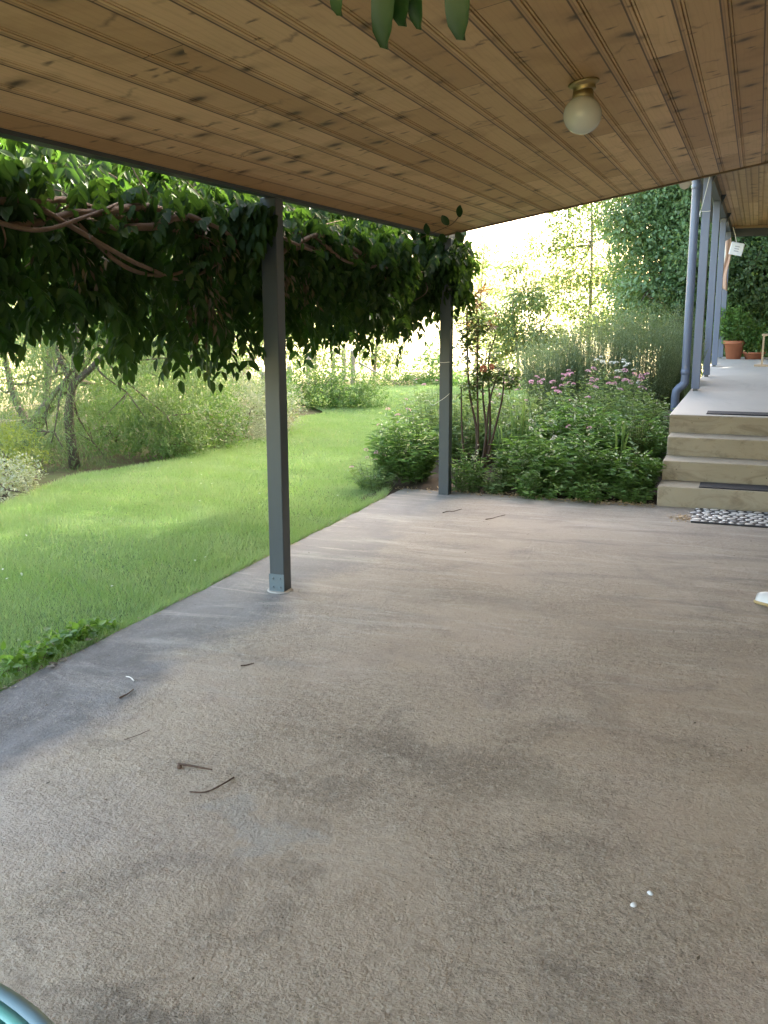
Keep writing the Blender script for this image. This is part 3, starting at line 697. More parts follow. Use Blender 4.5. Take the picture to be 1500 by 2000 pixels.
def edge_grass():
    n = 5200; y = rng.uniform(2.3, 7.9, n); x = lawn_right(y)-.03+rng.random(n)*.035; z = np.full(n, -.03)
    clump = (np.sin(y*21)+np.sin(y*47+1)+np.sin(y*9)) > rng.uniform(-2.5, 1.6, n); y, x, z = y[clump], x[clump], z[clump]; n = len(x)
    h_ = rng.uniform(.035, .085, n); w = np.clip(.003+.0009*(y-3), .003, .008); a = rng.uniform(0, 6.28, n)
    B = np.stack([x, y, z], 1); U = np.stack([np.cos(a)*w, np.sin(a)*w, 0*w], 1); T_ = B+np.stack([rng.normal(size=n)*.02+.022, rng.normal(size=n)*.03, h_], 1)
    V = np.stack([B-U*.5, B+U*.5, T_], 1).reshape(-1, 3)
    tag(build('grass', V, np.arange(n*3).reshape(-1, 3), M['grass']), 'longer grass blades leaning over the slab edge', 'grass', kind='stuff')
    m = 420; y = rng.uniform(2.3, 7.8, m); x = lawn_right(y)+.005+np.abs(rng.normal(size=m))*.02
    V, F = leaves(np.stack([x, y, np.full(m, .004)], 1), rnd_dir(m)*[1, 1, .15], np.tile([0, 0, 1.], (m, 1))+rnd_dir(m)*.4, rng.uniform(.008, .03, m), .007, T_LO)
    tag(build('edge_litter', V, F, leaf_mat('edge_litter_bits', (.10, .07, .04), (.28, .21, .12), (.5, .45, .36), .1)), 'dry brown bits caught along the lawn edge of the slab', 'leaf litter', kind='stuff')
edge_grass()
def small_petals():
    n = 45; y = rng.uniform(4, 14, n); x = lawn_left(y)+(lawn_right(y)-lawn_left(y))*rng.random(n)
    V, F = leaves(np.stack([x, y, lawn_z(x, y)+.035], 1), rnd_dir(n)*[1, 1, .2], np.tile([0, 0, 1.], (n, 1))+rnd_dir(n)*.4, rng.uniform(.012, .03, n), .014, T_LO)
    tag(build('fallen_petals', V, F, M['whitefl']), 'pale fallen petals scattered over the lawn', 'petals', kind='stuff')
small_petals()

# ------------------------------------------------------------------ wisteria along the outer beam
def wisteria():
    root = empty('wisteria_vine', (-2.8, 5, 0)); tag(root, 'thick leafy wisteria vine hanging along the outer verandah beam', 'vine')
    bot = lambda y: np.interp(y, [1.2, 2.4, 3.07, 3.24, 3.47, 4.02, 4.58, 4.9, 5.17, 5.6, 5.88, 6.3, 6.77, 7.3, 7.7, 8.0, 8.3], [1.5, 1.45, 1.47, 1.44, 1.47, 1.37, 1.31, 1.42, 1.47, 1.43, 1.45, 1.40, 1.33, 1.33, 1.42, 1.50, 1.62])
    bot0 = bot; bot = lambda y: bot0(y)+.05*np.sin(9*y+.5)+.04*np.sin(23*y+1)+.03*np.sin(47*y)
    n = 1750
    y = rng.uniform(1.3, 8.35, n); x = -2.50-np.abs(rng.normal(size=n))*.42; x = np.clip(x, -3.6, -2.48)
    top = 2.16+np.clip(-(x+2.75), 0, 1)*.45+.04*np.sin(y*5)
    z = bot(y)+.17+(top-bot(y)-.1)*rng.random(n)**.9
    hole = np.sin(y*6.3+z*4)*np.sin(z*11+y*2.1)+.6*np.sin(y*14+1)*np.sin(z*17)
    kh = hole < .72; y, x, z = y[kh], x[kh], z[kh]; n = len(y)
    # looser, more open upper outer part
    keep = ~((z > 1.95) & (rng.random(len(z)) < .30)); y, x, z = y[keep], x[keep], z[keep]
    # hanging fringe
    m = 330; yf = rng.uniform(1.3, 8.2, m); xf = rng.uniform(-3.1, -2.5, m); zf = bot(yf)+.16+rng.uniform(-.03, .10, m)+.03*np.sin(yf*9+xf*4)
    # lump round the corner post and above it
    k = 230; d = rnd_dir(k)*rng.uniform(.4, 1, (k, 1)); cx = -2.42+d[:, 0]*.24; cy = 7.98+d[:, 1]*.25; cz = 1.96+d[:, 2]*.31
    q = 90; d = rnd_dir(q)*rng.uniform(.3, 1, (q, 1)); px = -2.50+d[:, 0]*.10; py = 4.72+d[:, 1]*.16; pz = 2.07+d[:, 2]*.12
    w_ = 46; px = np.concatenate([px, rng.uniform(-2.50, -2.33, w_)]); py = np.concatenate([py, rng.uniform(4.58, 4.72, w_)]); pz = np.concatenate([pz, rng.uniform(2.0, 2.12, w_)])
    u_ = 420; px = np.concatenate([px, rng.uniform(-2.85, -2.5, u_)]); py = np.concatenate([py, rng.uniform(1.4, 8.2, u_)]); pz = np.concatenate([pz, rng.uniform(2.08, 2.36, u_)])
    tq = 800; ty = rng.uniform(.9, 8.4, tq); tx = -2.55-1.6*rng.random(tq); tz = rng.uniform(2.36, 2.72, tq)  # canopy leaves on top, added to block sky light and darken the vine
    px = np.concatenate([px, tx]); py = np.concatenate([py, ty]); pz = np.concatenate([pz, tz])
    # far mass beyond the post (bright leaves behind)
    kk = 420; by = rng.uniform(3.0, 8.6, kk); bx = rng.uniform(-4.3, -3.3, kk); bz = rng.uniform(1.75, 2.75, kk)
    fr_ = 190; fy = rng.uniform(1.4, 7.8, fr_); fx = rng.uniform(-2.54, -2.48, fr_); fz = rng.uniform(1.75, 2.12, fr_)
    px = np.concatenate([px, fx]); py = np.concatenate([py, fy]); pz = np.concatenate([pz, fz])
    x = np.concatenate([x, xf, cx, px, bx]); y = np.concatenate([y, yf, cy, py, by]); z = np.concatenate([z, zf, cz, pz, bz])
    n = len(x); P = np.stack([x, y, z], 1)
    az = rng.uniform(0, 2*math.pi, n); D = np.stack([np.cos(az)*.75, np.sin(az)*.75, rng.uniform(-.7, .25, n)], 1); D = nrm(D)
    D[np.abs(y-4.66) < .16, 1] = np.where(x[np.abs(y-4.66) < .16] > -2.52, -.6, D[np.abs(y-4.66) < .16, 1])
    D[x > -2.6, 0] = -np.abs(D[x > -2.6, 0])*.6
    Lr = rng.uniform(.14, .24, n); nl = 11
    C, DD, NN, LL = [], [], [], []
    side = np.cross(D, [0, 0, 1.]); side = nrm(side)
    for i in range(nl):
        t = .22+.78*((i//2)/(nl//2)); s = 0 if i == nl-1 else (1 if i % 2 else -1)
        p = P+D*(Lr*t)[:, None]+np.array([0, 0, -1])*(Lr*.55*t*t)[:, None]
        ax = nrm(D+np.array([0, 0, -1.1])*t)
        d = nrm(side*s*.9+ax*.75+np.array([0, 0, -.55])+rnd_dir(n)*.28)
        C.append(p); DD.append(d); NN.append(nrm(np.array([0, 0, 1.])+D*.6+rnd_dir(n)*.35)); LL.append(rng.uniform(.045, .095, n))
    C = np.vstack(C); DD = np.vstack(DD); NN = np.vstack(NN); LL = np.concatenate(LL)
    ok = ~((C[:, 0] > -2.36) & (C[:, 1] < 7.6) & ~((np.abs(C[:, 1]-4.68) < .32) & (C[:, 0] < -2.2) & (C[:, 2] > 1.85))); ok &= ~((C[:, 2] > czf(C[:, 0])-.01) & (C[:, 0] > -2.72) & (C[:, 1] < 7.76))
    C, DD, NN, LL = C[ok], DD[ok], NN[ok], LL[ok]
    V, F = leaves(C, DD, NN, LL, LL*.48, T_MID)
    build('foliage', V, F, M['wist'], root); print('wisteria leaflets', len(C))
    # a few leaves that reach in under the lining at the corner
    MB().tube(curve([(-2.44, 7.2, 2.05), (-2.33, 6.8, 2.03), (-2.12, 6.45, 2.05), (-1.92, 6.34, 2.10), (-1.85, 6.32, 2.16)], 6), .003, 5).build('stem', M['vinewood'], root, True)
    Cs = [(-1.855, 6.32, 2.145), (-1.93, 6.33, 2.10), (-2.10, 6.42, 2.05), (-2.26, 6.62, 2.03), (-2.0, 6.36, 2.04), (-2.17, 6.5, 2.0), (-2.31, 6.8, 2.01), (-1.88, 6.33, 2.05)]
    Ds = [(.1, -.2, .9), (-.5, -.2, .7), (-.1, -.3, .9), (-.2, -.2, 1), (.6, -.3, -.5), (.2, -.2, -1), (.2, -.4, -.7), (.5, 0, -.6)]
    V, F = leaves(np.array(Cs), np.array(Ds), np.tile([-.3, -1, .1], (len(Cs), 1)), .075, .055, T_HI)
    build('young_leaves', V, F, M['sprig'], root)
    # dry seed and leaf clusters
    cl = [(-2.56, 4.25, 1.62, .06, .07, .16), (-2.56, 5.08, 1.75, .05, .06, .14), (-2.52, 4.92, 1.95, .05, .05, .14), (-2.6, 5.5, 1.75, .06, .1, .12), (-2.55, 3.3, 1.75, .05, .08, .1), (-2.55, 4.3, 1.85, .05, .1, .08)]
    V, F = blob_leaves(cl, 420, .055, .3, 1.2, T_LO, .1, twig=4); build('dry_leaves', V, F, M['dryleaf'], root)
    # woody stems: plaited trunks and looping canes
    stems = []
    ctrl = [(1.4, 1.90), (2.4, 1.93), (2.98, 1.93), (3.3, 1.96), (4.1, 2.0), (4.57, 1.94), (4.96, 1.91), (5.5, 2.0), (5.94, 2.01), (6.46, 1.92), (7.07, 1.85), (7.7, 1.85), (7.98, 1.75)]
    for s in range(3):
        P_ = []
        for yy in np.linspace(1.4, 7.95, 46):
            zz = np.interp(yy, [c[0] for c in ctrl], [c[1] for c in ctrl]); a = yy*3.1+s*2.1
            P_.append((-2.56+.035*math.cos(a)-.02, yy, zz-.03+.045*math.sin(a)+rng.normal()*.008))
        r = np.interp(np.linspace(0, 1, 46), [0, .5, 1], [.026, .018, .010])*(1+.12*rng.normal(size=46))*(1-.18*s)
        Cc = curve(P_, 4); rc = np.interp(np.linspace(0, 1, len(Cc)), np.linspace(0, 1, 46), r); V, F = tube_geo(Cc, rc, 9)
        MB().add(V, F).build('stem', M['vinewood'], root, True)
    loops = [[(-2.55, 3.29, 1.91), (-2.54, 3.57, 1.76), (-2.54, 3.9, 1.72), (-2.56, 4.17, 1.76), (-2.58, 4.5, 1.90)],
             [(-2.54, 3.1, 1.93), (-2.5, 3.5, 1.80), (-2.53, 3.75, 1.73), (-2.56, 4.1, 1.71), (-2.55, 4.4, 1.80), (-2.6, 4.7, 1.95)],
             [(-2.56, 5.6, 2.0), (-2.52, 5.9, 1.90), (-2.55, 6.2, 1.86), (-2.6, 6.7, 1.9)],
             [(-2.53, 4.85, 2.0), (-2.5, 5.15, 1.93), (-2.53, 5.6, 1.90), (-2.58, 5.9, 1.97)],
             [(-2.52, 2.6, 1.9), (-2.5, 3.0, 1.84), (-2.5, 3.3, 1.9), (-2.58, 3.7, 2.02)],
             [(-2.52, 4.1, 1.99), (-2.49, 4.35, 1.93), (-2.5, 4.6, 1.86), (-2.52, 4.75, 1.83)]]
    for l in loops:
        Cc = curve(wob(l, .01), 8); MB().tube(Cc, np.linspace(.011, .006, len(Cc)), 7).build('stem', M['vinewood'], root, True)
    for _ in range(80):
        mb = MB(); yy = rng.uniform(1.5, 8); a = np.array([-2.58, yy, np.interp(yy, [c[0] for c in ctrl], [c[1] for c in ctrl])])
        e = a+np.array([-rng.uniform(.0, .6), rng.uniform(-.35, .35), rng.uniform(-.45, .3)]); mb.tube(curve([a, (a+e)/2+rng.normal(size=3)*.05, e], 4), np.linspace(.005, .0018, 9), 5)
        mb.build('shoot', M['vinewood'], root)
wisteria()
def sprig():
    root = empty('vine_sprig', (-.5, 1.42, 2.45)); tag(root, 'three big dark vine leaves hanging down in front of the ceiling boards', 'vine')
    zc = czf(-.5)
    MB().tube(curve([(-.30, 1.30, czf(-.3)+.003), (-.38, 1.38, zc-.12), (-.50, 1.42, zc-.28), (-.62, 1.44, zc-.33)], 8), .003, 6).build('stem', M['greenstem'], root, True)
    specs = [((-.525, 1.405, 2.045), (-.03, .0, -1), .125, .036), ((-.505, 1.41, 2.04), (.03, -.02, -1), .092, .040), ((-.492, 1.415, 2.03), (.15, .0, -1), .088, .024),
             ((-.415, 1.39, 2.03), (.03, .05, -1), .112, .040), ((-.615, 1.43, 2.045), (.10, .0, -1), .068, .026), ((-.425, 1.40, 2.07), (.1, .1, -1), .10, .036)]
    for p, d, l, w in specs:
        V, F = leaves([p], [d], [(-.35+rng.uniform(-.3, .3), -1, .15)], l, w*1.25, T_HI)
        build('leaf', V, F, M['sprig'], root, True)
        MB().tube(curve([p, (p[0]*.6-.2, p[1], 2.12), (-.45, 1.40, zc-.22)], 5), .0012, 5).build('leaf_stalk', M['greenstem'], root, True)
sprig()

# ------------------------------------------------------------------ plants
def plant(name, label, cat, c, Rr, Hh, nst, per, L, Wr, mat, group=None, stemm='greenstem', lean=.6, tip=0.15, top_only=0.1, tmpl=T_MID, up=.35, stem_r=.003, flowers=None, shape=1.0):
    z0 = float(soil_h(c[0], c[1])) if c[0] > -3.4 and c[1] > 7.6 else -.05
    if len(c) > 2: z0 = c[2]
    t = empty(name, (c[0], c[1], z0)); tag(t, label, cat, group)
    a = rng.uniform(0, 2*math.pi, nst); r0 = Rr*.5*np.sqrt(rng.random(nst)); r1 = Rr*np.sqrt(rng.random(nst))
    hh = Hh*(1-.45*(r1/Rr)**2*shape)*rng.uniform(.72, 1.06, nst)
    P0 = np.stack([c[0]+r0*np.cos(a), c[1]+r0*np.sin(a), np.full(nst, z0)], 1)
    a2 = a+rng.normal(size=nst)*.4
    P2 = np.stack([c[0]+r1*np.cos(a2), c[1]+r1*np.sin(a2), z0+hh], 1)
    P1 = (P0+P2)/2+np.stack([np.cos(a)*-.02, np.sin(a)*-.02, hh*.14*lean], 1)
    tt = np.linspace(top_only, 1, per)
    B = lambda u: (1-u)**2*P0+2*u*(1-u)*P1+u*u*P2
    C, D, N, LL = [], [], [], []
    for i, u in enumerate(tt):
        p = B(u); tg = nrm(B(min(1, u+.05))-B(u-.05)); ang = i*2.4+rng.uniform(0, 6.28, nst)
        s = nrm(np.stack([np.cos(ang), np.sin(ang), np.zeros(nst)], 1))
        C.append(p+rng.normal(size=p.shape)*L*.12); D.append(nrm(s+tg*up+np.array([0, 0, .15])-np.array([0, 0, .5])*rng.random((nst, 1)))); N.append(nrm(tg+np.array([0, 0, .6])+rnd_dir(nst)*.4)); LL.append(L*(1.15-tip*u*2)*rng.uniform(.65, 1.2, nst))
    LL = np.concatenate(LL); V, F = leaves(np.vstack(C), np.vstack(D), np.vstack(N), LL, LL*Wr, tmpl)
    build('foliage', V, F, M[mat], t)
    # stems as thin three sided rods
    K = 5; us = np.linspace(0, 1, K); Pk = np.stack([B(u) for u in us], 1); rad = np.linspace(stem_r, stem_r*.4, K)
    off = np.array([[1, 0, 0], [-.5, .87, 0], [-.5, -.87, 0]])
    SV = (Pk[:, :, None]+off[None, None]*rad[None, :, None, None]).reshape(-1, 3); base = (np.arange(nst)*K*3)[:, None, None, None]
    kk = np.arange(K-1)[None, :, None, None]*3; q = np.array([[0, 1, 4, 3], [1, 2, 5, 4], [2, 0, 3, 5]])[None, None]
    build('stems', SV, (base+kk+q).reshape(-1, 4), M[stemm], t)
    if flowers:
        fm, cnt, size, dz = flowers
        order = np.argsort(-P2[:, 2]+rng.normal(size=nst)*.12)[:cnt]
        me = None
        for j in order:
            if me is None:
                dd = rnd_dir(44); dd[:, 2] = np.abs(dd[:, 2])*.75; Vf, Ff = leaves(dd*.72, nrm(dd+rnd_dir(44)*.5), rnd_dir(44), .42, .40, T_LO)
                fo = build('flower_head', Vf, Ff, M[fm]); me = fo.data; fo.parent = t
            else: fo = bpy.data.objects.new('flower_head', me); link(fo, t)
            p = P2[j]; s = size*rng.uniform(.7, 1.2); e = p+np.array([rng.normal()*.02, rng.normal()*.02, dz*rng.uniform(.5, 1.2)])
            fo.location = tuple(e-np.array([c[0], c[1], z0])); fo.scale = (s, s, s*.8); fo.rotation_euler = (rng.normal()*.3, rng.normal()*.3, rng.uniform(0, 6))
            MB().tube(np.array([p, (p+e)/2, e]), .0016, 4).build('flower_stalk', M['greenstem'], t)
    return t
G = 'leafy perennials in the flower bed'
plant('valerian', 'valerian clump with narrow leaves and pink heads left of the corner post', 'plant', (-2.93, 8.36), .40, .66, 110, 17, .09, .30, 'lush', G, flowers=('pinkfl', 5, .022, .07))
plant('valerian', 'low straggly valerian spilling pink flowers over the lawn edge at the patio corner', 'plant', (-3.12, 8.02), .26, .30, 40, 12, .06, .28, 'valer', G, flowers=('pinkfl', 7, .022, .10))
plant('perennial', 'pale green leafy clump behind the corner post beside the lawn', 'plant', (-2.95, 9.4), .5, .80, 90, 16, .07, .3, 'valer', G, flowers=('pinkfl', 4, .02, .08))
plant('perennial', 'leafy clump right at the foot of the corner post', 'plant', (-2.28, 8.12), .22, .42, 45, 12, .065, .32, 'lush', G)
plant('perennial', 'dense green clump at the bed front just right of the rose canes', 'plant', (-1.80, 8.42), .36, .50, 90, 15, .088, .32, 'lush', G, flowers=('whitefl', 4, .022, .05))
plant('perennial', 'broad dark green clump in the middle of the bed front', 'plant', (-1.35, 8.36), .40, .50, 100, 14, .095, .32, 'lush', G, flowers=('pinkfl', 2, .02, .04))
plant('perennial', 'low green clump beside the lowest step', 'plant', (-.92, 8.34), .30, .40, 75, 13, .088, .34, 'lush', G)
plant('perennial', 'tall lush bush in the middle of the flower bed', 'plant', (-1.50, 9.15), .52, .62, 140, 17, .10, .30, 'lush', G)
plant('perennial', 'mid height green bush behind the rose canes', 'plant', (-2.10, 9.25), .48, .60, 120, 17, .075, .28, 'valer', G, flowers=('pinkfl', 3, .018, .06))
plant('perennial', 'bright green bush against the upper steps', 'plant', (-.95, 9.20), .34, .50, 90, 15, .08, .34, 'lush', G)
plant('perennial', 'green filler clump behind the iris leaves beside the deck side', 'plant', (-1.0, 9.9), .42, .56, 100, 15, .07, .3, 'valer', G)
plant('perennial', 'low spreading clump spilling onto the slab left of the leaf litter', 'plant', (-1.62, 8.06), .30, .26, 60, 11, .06, .36, 'lush', G, lean=.2)
plant('perennial', 'low spreading clump at the slab edge in the middle of the bed', 'plant', (-1.22, 8.08), .28, .24, 55, 11, .06, .36, 'lush', G, lean=.2)
plant('perennial', 'small low clump at the slab edge beside the litter near the steps', 'plant', (-.86, 8.12), .20, .22, 36, 10, .055, .36, 'lush', G, lean=.2)
plant('perennial', 'small clump between the corner post and the front clumps, under the rose', 'plant', (-2.02, 8.14), .22, .26, 44, 11, .055, .34, 'valer', G, lean=.2)
plant('perennial', 'tall grey green clump behind the rose canes and beside the lawn', 'plant', (-2.62, 9.2), .42, .66, 100, 16, .07, .30, 'valer', G)
plant('perennial', 'pale bushy clump between the rose and the valerian rise', 'plant', (-2.55, 10.0), .5, .55, 100, 16, .065, .28, 'valer', G)
V_ = 'pink valerian along the rise of the bed'
plant('valerian', 'valerian with a loose row of pink heads at the left of the rise', 'plant', (-2.35, 10.3), .48, .56, 110, 16, .06, .28, 'valer', V_, flowers=('pinkfl', 14, .026, .07))
plant('valerian', 'valerian with the densest bright pink heads in the middle of the bed', 'plant', (-1.70, 10.4), .42, .62, 110, 16, .06, .28, 'valer', V_, flowers=('pinkfl', 26, .030, .07))
plant('valerian', 'valerian with pink heads close to the downpipe', 'plant', (-1.15, 10.3), .36, .64, 90, 16, .06, .28, 'valer', V_, flowers=('pinkfl', 15, .028, .07))
plant('white_valerian', 'valerian with white flower heads above the pink ones', 'plant', (-1.45, 11.0), .34, .72, 80, 16, .06, .28, 'valer', flowers=('whitefl', 14, .030, .10))
plant('fennel', 'rounded yellow green fennel like mound beside the top step', 'plant', (-.93, 9.05), .17, .56, 90, 22, .028, .22, 'fennel', tmpl=T_LO)
RG = 'rosemary bushes behind the valerian'
for (x, y, r, h_, lab) in ((-1.20, 12.05, .48, 1.36, 'tall grey green rosemary bush right behind the downpipe'), (-1.75, 12.2, .58, 1.34, 'grey green rosemary bush in the middle of the row'), (-2.35, 12.2, .52, 1.08, 'lower rosemary bush at the left end of the row'), (-.93, 13.4, .36, 1.30, 'rosemary bush leaning over the deck edge between the posts')):
    plant('rosemary', lab, 'shrub', (x, y), r, h_, 520, 36, .036, .20, 'rosem', RG, lean=.2, tmpl=T_LO, up=1.3, top_only=.25, stem_r=.002, shape=.5)
# rosemary sprays arching across the deck edge
plant('rosemary', 'small rosemary spray poking past the first deck post', 'shrub', (-.72, 12.7), .16, .98, 60, 40, .034, .16, 'rosem', RG, lean=.2, tmpl=T_LO, up=1.3, top_only=.3, stem_r=.002, shape=.4)

def strap(label, c, n, L, spread, w=.022):
    z0 = float(soil_h(*c)); t = []
    for i in range(n):
        a = rng.uniform(0, 6.28); l = L*rng.uniform(.7, 1.1); sp = spread*rng.uniform(.3, 1)
        K = 9; u = np.linspace(0, 1, K); px = c[0]+rng.normal()*.03+np.cos(a)*sp*u**1.6; py = c[1]+rng.normal()*.03+np.sin(a)*sp*u**1.6; pz = z0+l*u-.25*sp*u**3
        nx, ny = -math.sin(a+rng.normal()*.6), math.cos(a+rng.normal()*.6); ww = w*np.sin(np.pi*np.clip(u*.9+.1, 0, 1))**.6*.5
        Vv = np.concatenate([np.stack([px-nx*ww, py-ny*ww, pz], 1), np.stack([px+nx*ww, py+ny*ww, pz], 1)]); Ff = np.array([[k, k+1, K+k+1, K+k] for k in range(K-1)]); t.append((Vv, Ff))
    V, F = join(t); o = build('iris', V, F, M['iris']); tag(o, label, 'plant', 'iris clumps in the flower bed')
strap('iris fan of grey green blades leaning by the steps', (-1.05, 8.75), 9, .56, .16, .024)
strap('iris blades with yellow tips at the left of the bed', (-2.0, 8.95), 18, .72, .22, .018)
strap('thin yellowing iris blades beside the rose canes', (-2.12, 8.75), 9, .66, .2, .014)

def rose():
    b = (-2.2, 8.32); z0 = float(soil_h(*b)); r = empty('rose_bush', (*b, z0)); tag(r, 'tall rose bush with bare dark canes and reddish new leaves beside the corner post', 'rose')
    canes = [[(-2.22, 8.3, z0), (-2.14, 8.3, .35), (-2.03, 8.28, .80), (-2.01, 8.27, 1.02)], [(-2.22, 8.3, z0), (-2.17, 8.3, .4), (-2.13, 8.3, .78), (-2.06, 8.3, 1.05)],
             [(-2.27, 8.32, z0), (-2.26, 8.32, .5), (-2.32, 8.3, .9), (-2.37, 8.3, 1.45), (-2.35, 8.3, 1.6)], [(-2.25, 8.33, z0), (-2.24, 8.3, .5), (-2.25, 8.3, 1.0), (-2.24, 8.25, 1.5)],
             [(-2.2, 8.35, z0), (-2.19, 8.35, .45), (-2.22, 8.4, .85), (-2.2, 8.4, 1.2)], [(-2.3, 8.3, z0), (-2.36, 8.3, .4), (-2.40, 8.3, .9)], [(-2.22, 8.35, z0), (-2.16, 8.4, .5), (-2.2, 8.45, 1.1), (-2.12, 8.4, 1.35)]]
    mb = MB()
    for c in canes:
        P = curve(wob(c, .008), 6); mb.tube(P, np.linspace(.013, .006, len(P)), 7)
    mb.build('canes', M['cane'], r, True)
    def comp(cl, n, mat, L, nm):
        cl = np.array(cl); k = rng.integers(0, len(cl), n); P = cl[k, :3]+rnd_dir(n)*cl[k, 3:]*rng.uniform(.3, 1, (n, 1))
        D = nrm(rnd_dir(n)+[0, 0, -.1]); side = nrm(np.cross(D, [0, 0, 1.])); C, DD, NN = [], [], []
        for t_, s in ((.4, 1), (.4, -1), (.8, 1), (.8, -1), (1, 0)):
            C.append(P+D*t_*L*1.6); DD.append(nrm(side*s+D*(.5 if s else 1)+rnd_dir(n)*.15)); NN.append(nrm(np.array([0, 0, 1.])+rnd_dir(n)*.5))
        C = np.vstack(C); V, F = leaves(C, np.vstack(DD), np.vstack(NN), L*rng.uniform(.8, 1.2, len(C)), L*.62, T_MID); build(nm, V, F, M[mat], r)
    comp([(-2.2, 8.3, 1.12, .22, .2, .16), (-2.3, 8.3, 1.3, .14, .16, .18), (-2.05, 8.3, 1.02, .16, .16, .12), (-2.32, 8.32, .85, .09, .12, .25), (-2.2, 8.35, .95, .16, .15, .15), (-1.93, 8.28, .98, .05, .06, .05), (-2.25, 8.3, 1.45, .15, .15, .15), (-2.38, 8.3, 1.25, .1, .12, .2)], 340, 'roseleaf', .042, 'foliage')
    comp([(-2.3, 8.3, 1.5, .12, .1, .12), (-2.2, 8.3, 1.38, .14, .12, .12), (-2.28, 8.3, 1.66, .10, .1, .08)], 45, 'redleaf', .045, 'new_foliage')
    for p, s in (((-2.17, 8.18, 1.06), .03), ((-2.1, 8.2, 1.08), .022)):
        dd = rnd_dir(60); Vf, Ff = leaves(np.array(p)+dd*s*.45, nrm(dd+rnd_dir(60)*.6), rnd_dir(60), s*.9, s*.9, T_LO); build('rose_flower', Vf, Ff, M['peach'], r)
rose()

# ivy like weeds at the lawn edge in the foreground
def weeds():
    n = 560; y = rng.uniform(2.75, 3.92, n); x = -2.90-np.abs(rng.normal(size=n))*.07-.02; z = rng.uniform(-.01, .07, n)*np.clip((3.95-y)*2+.3, .3, 1)
    C = np.stack([x, y, z], 1); D = nrm(rnd_dir(n)+np.array([.25, 0, .2])); N = nrm(np.array([.1, -.1, 1.])+rnd_dir(n)*.55); L = rng.uniform(.018, .050, n)
    w = empty('weed_patch', (-2.95, 3.4, -.03)); tag(w, 'bright leafy weed patch creeping over the near patio edge', 'weeds')
    V, F = leaves(C, D, N, L, L*.8, T_MID); build('foliage', V, F, M['ivy'], w)
    for _ in range(16):
        mb = MB(); a = np.array([-2.92-rng.random()*.08, rng.uniform(2.8, 3.9), -.01]); e = a+np.array([rng.uniform(-.02, .08), rng.uniform(-.1, .1), rng.uniform(0, .04)]); mb.tube(curve([a, (a+e)/2+[0, 0, .02], e], 4), .0012, 4)
        mb.build('runner', M['twig'], w)
    V, F = leaves(np.array([(-2.865, 3.36, .006), (-2.84, 3.42, .006), (-2.85, 3.30, .01), (-2.88, 3.62, .02)]), rnd_dir(4)*[1, 1, .1], np.tile([0.1, 0, 1.], (4, 1)), .045, .036, T_HI); build('fallen_leaf', V, F, M['dryleaf'], w)
weeds()

# leaf litter where the bed meets the slab
def litter():
    n = 900; x = rng.uniform(-2.9, -.67, n); y = 7.99+rng.normal(size=n)*.045+.0*x; dens = np.interp(x, [-2.9, -2.4, -1.9, -1.5, -1.2, -.7], [.3, .4, .8, .3, 1, 1])
    k = rng.random(n) < dens; x, y = x[k], y[k]-.05*np.interp(x[k], [-2.9, -1.6, -1.2, -.7], [0, 0, 1, .2]); n = len(x)
    z = np.where(y < 8.05, .004, .0)+rng.random(n)*.02
    n2 = 110; x = np.concatenate([x, -.44+rng.normal(size=n2)*.035]); y = np.concatenate([y, 7.56+rng.normal(size=n2)*.07]); z = np.concatenate([z, .003+rng.random(n2)*.012]); n += n2
    V, F = leaves(np.stack([x, y, z], 1), rnd_dir(n)*[1, 1, .25], np.tile([0, 0, 1.], (n, 1))+rnd_dir(n)*.5, rng.uniform(.012, .035, n), .014, T_LO)
    tag(build('leaf_litter', V, F, leaf_mat('litter', (.20, .12, .06), (.42, .30, .17), (.55, .45, .3), .1)), 'dry brown leaf litter along the back of the patio', 'leaf litter', kind='stuff')
    n = 420; x = rng.uniform(-2.7, .3, n); y = 1.6+6.3*rng.random(n)**1.2; L = rng.uniform(.004, .012, n)+.010*rng.random(n)**6
    V, F = leaves(np.stack([x, y, np.full(n, .003)], 1), rnd_dir(n)*[1, 1, .1], np.tile([0, 0, 1.], (n, 1))+rnd_dir(n)*.4, L, L*.5, T_LO)
    tag(build('debris', V, F, leaf_mat('debris_bits', (.03, .022, .016), (.10, .075, .05), (.6, .57, .5), .05)), 'tiny dark specks and crumbs strewn over the patio', 'debris', kind='stuff')
litter()

def twig(label, P, r0, r1, mat='twig', knob=None):
    b = MB(); C = curve(wob(P, .0015), 8); b.tube(C, np.linspace(r0, r1, len(C))*(1+.12*rng.normal(size=len(C))), 7)
    if knob: b.lathe([(.001, 0), (.009, .003), (.008, .012), (.001, .016)], knob, 8)
    tag(b.build('twig', M[mat], None, True), label, 'twig', 'twigs fallen on the patio')
twig('straight brown twig with a knob at its left end', [(-1.783, 2.688, .006), (-1.72, 2.69, .007), (-1.65, 2.692, .005)], .0045, .0028, knob=(-1.765, 2.668, .0))
twig('long curved dark twig below the straight one', [(-1.64, 2.53, .004), (-1.59, 2.55, .006), (-1.562, 2.60, .007), (-1.553, 2.67, .004)], .0022, .0032)
twig('short dark twig on the grey margin of the slab', [(-2.335, 3.12, .004), (-2.325, 3.16, .006), (-2.335, 3.22, .004)], .0038, .0018)
twig('pale straw on the grey margin of the slab', [(-2.45, 3.33, .004), (-2.42, 3.32, .005), (-2.39, 3.30, .004)], .002, .003, 'cord')
twig('thin wavy twig in front of the corner post', [(-2.20, 7.14, .004), (-2.17, 7.2, .006), (-2.14, 7.22, .005), (-2.10, 7.33, .004)], .0032, .002)
twig('second wavy twig nearer the middle of the slab', [(-1.82, 7.01, .004), (-1.78, 7.07, .006), (-1.76, 7.12, .005), (-1.72, 7.22, .004)], .0032, .002)
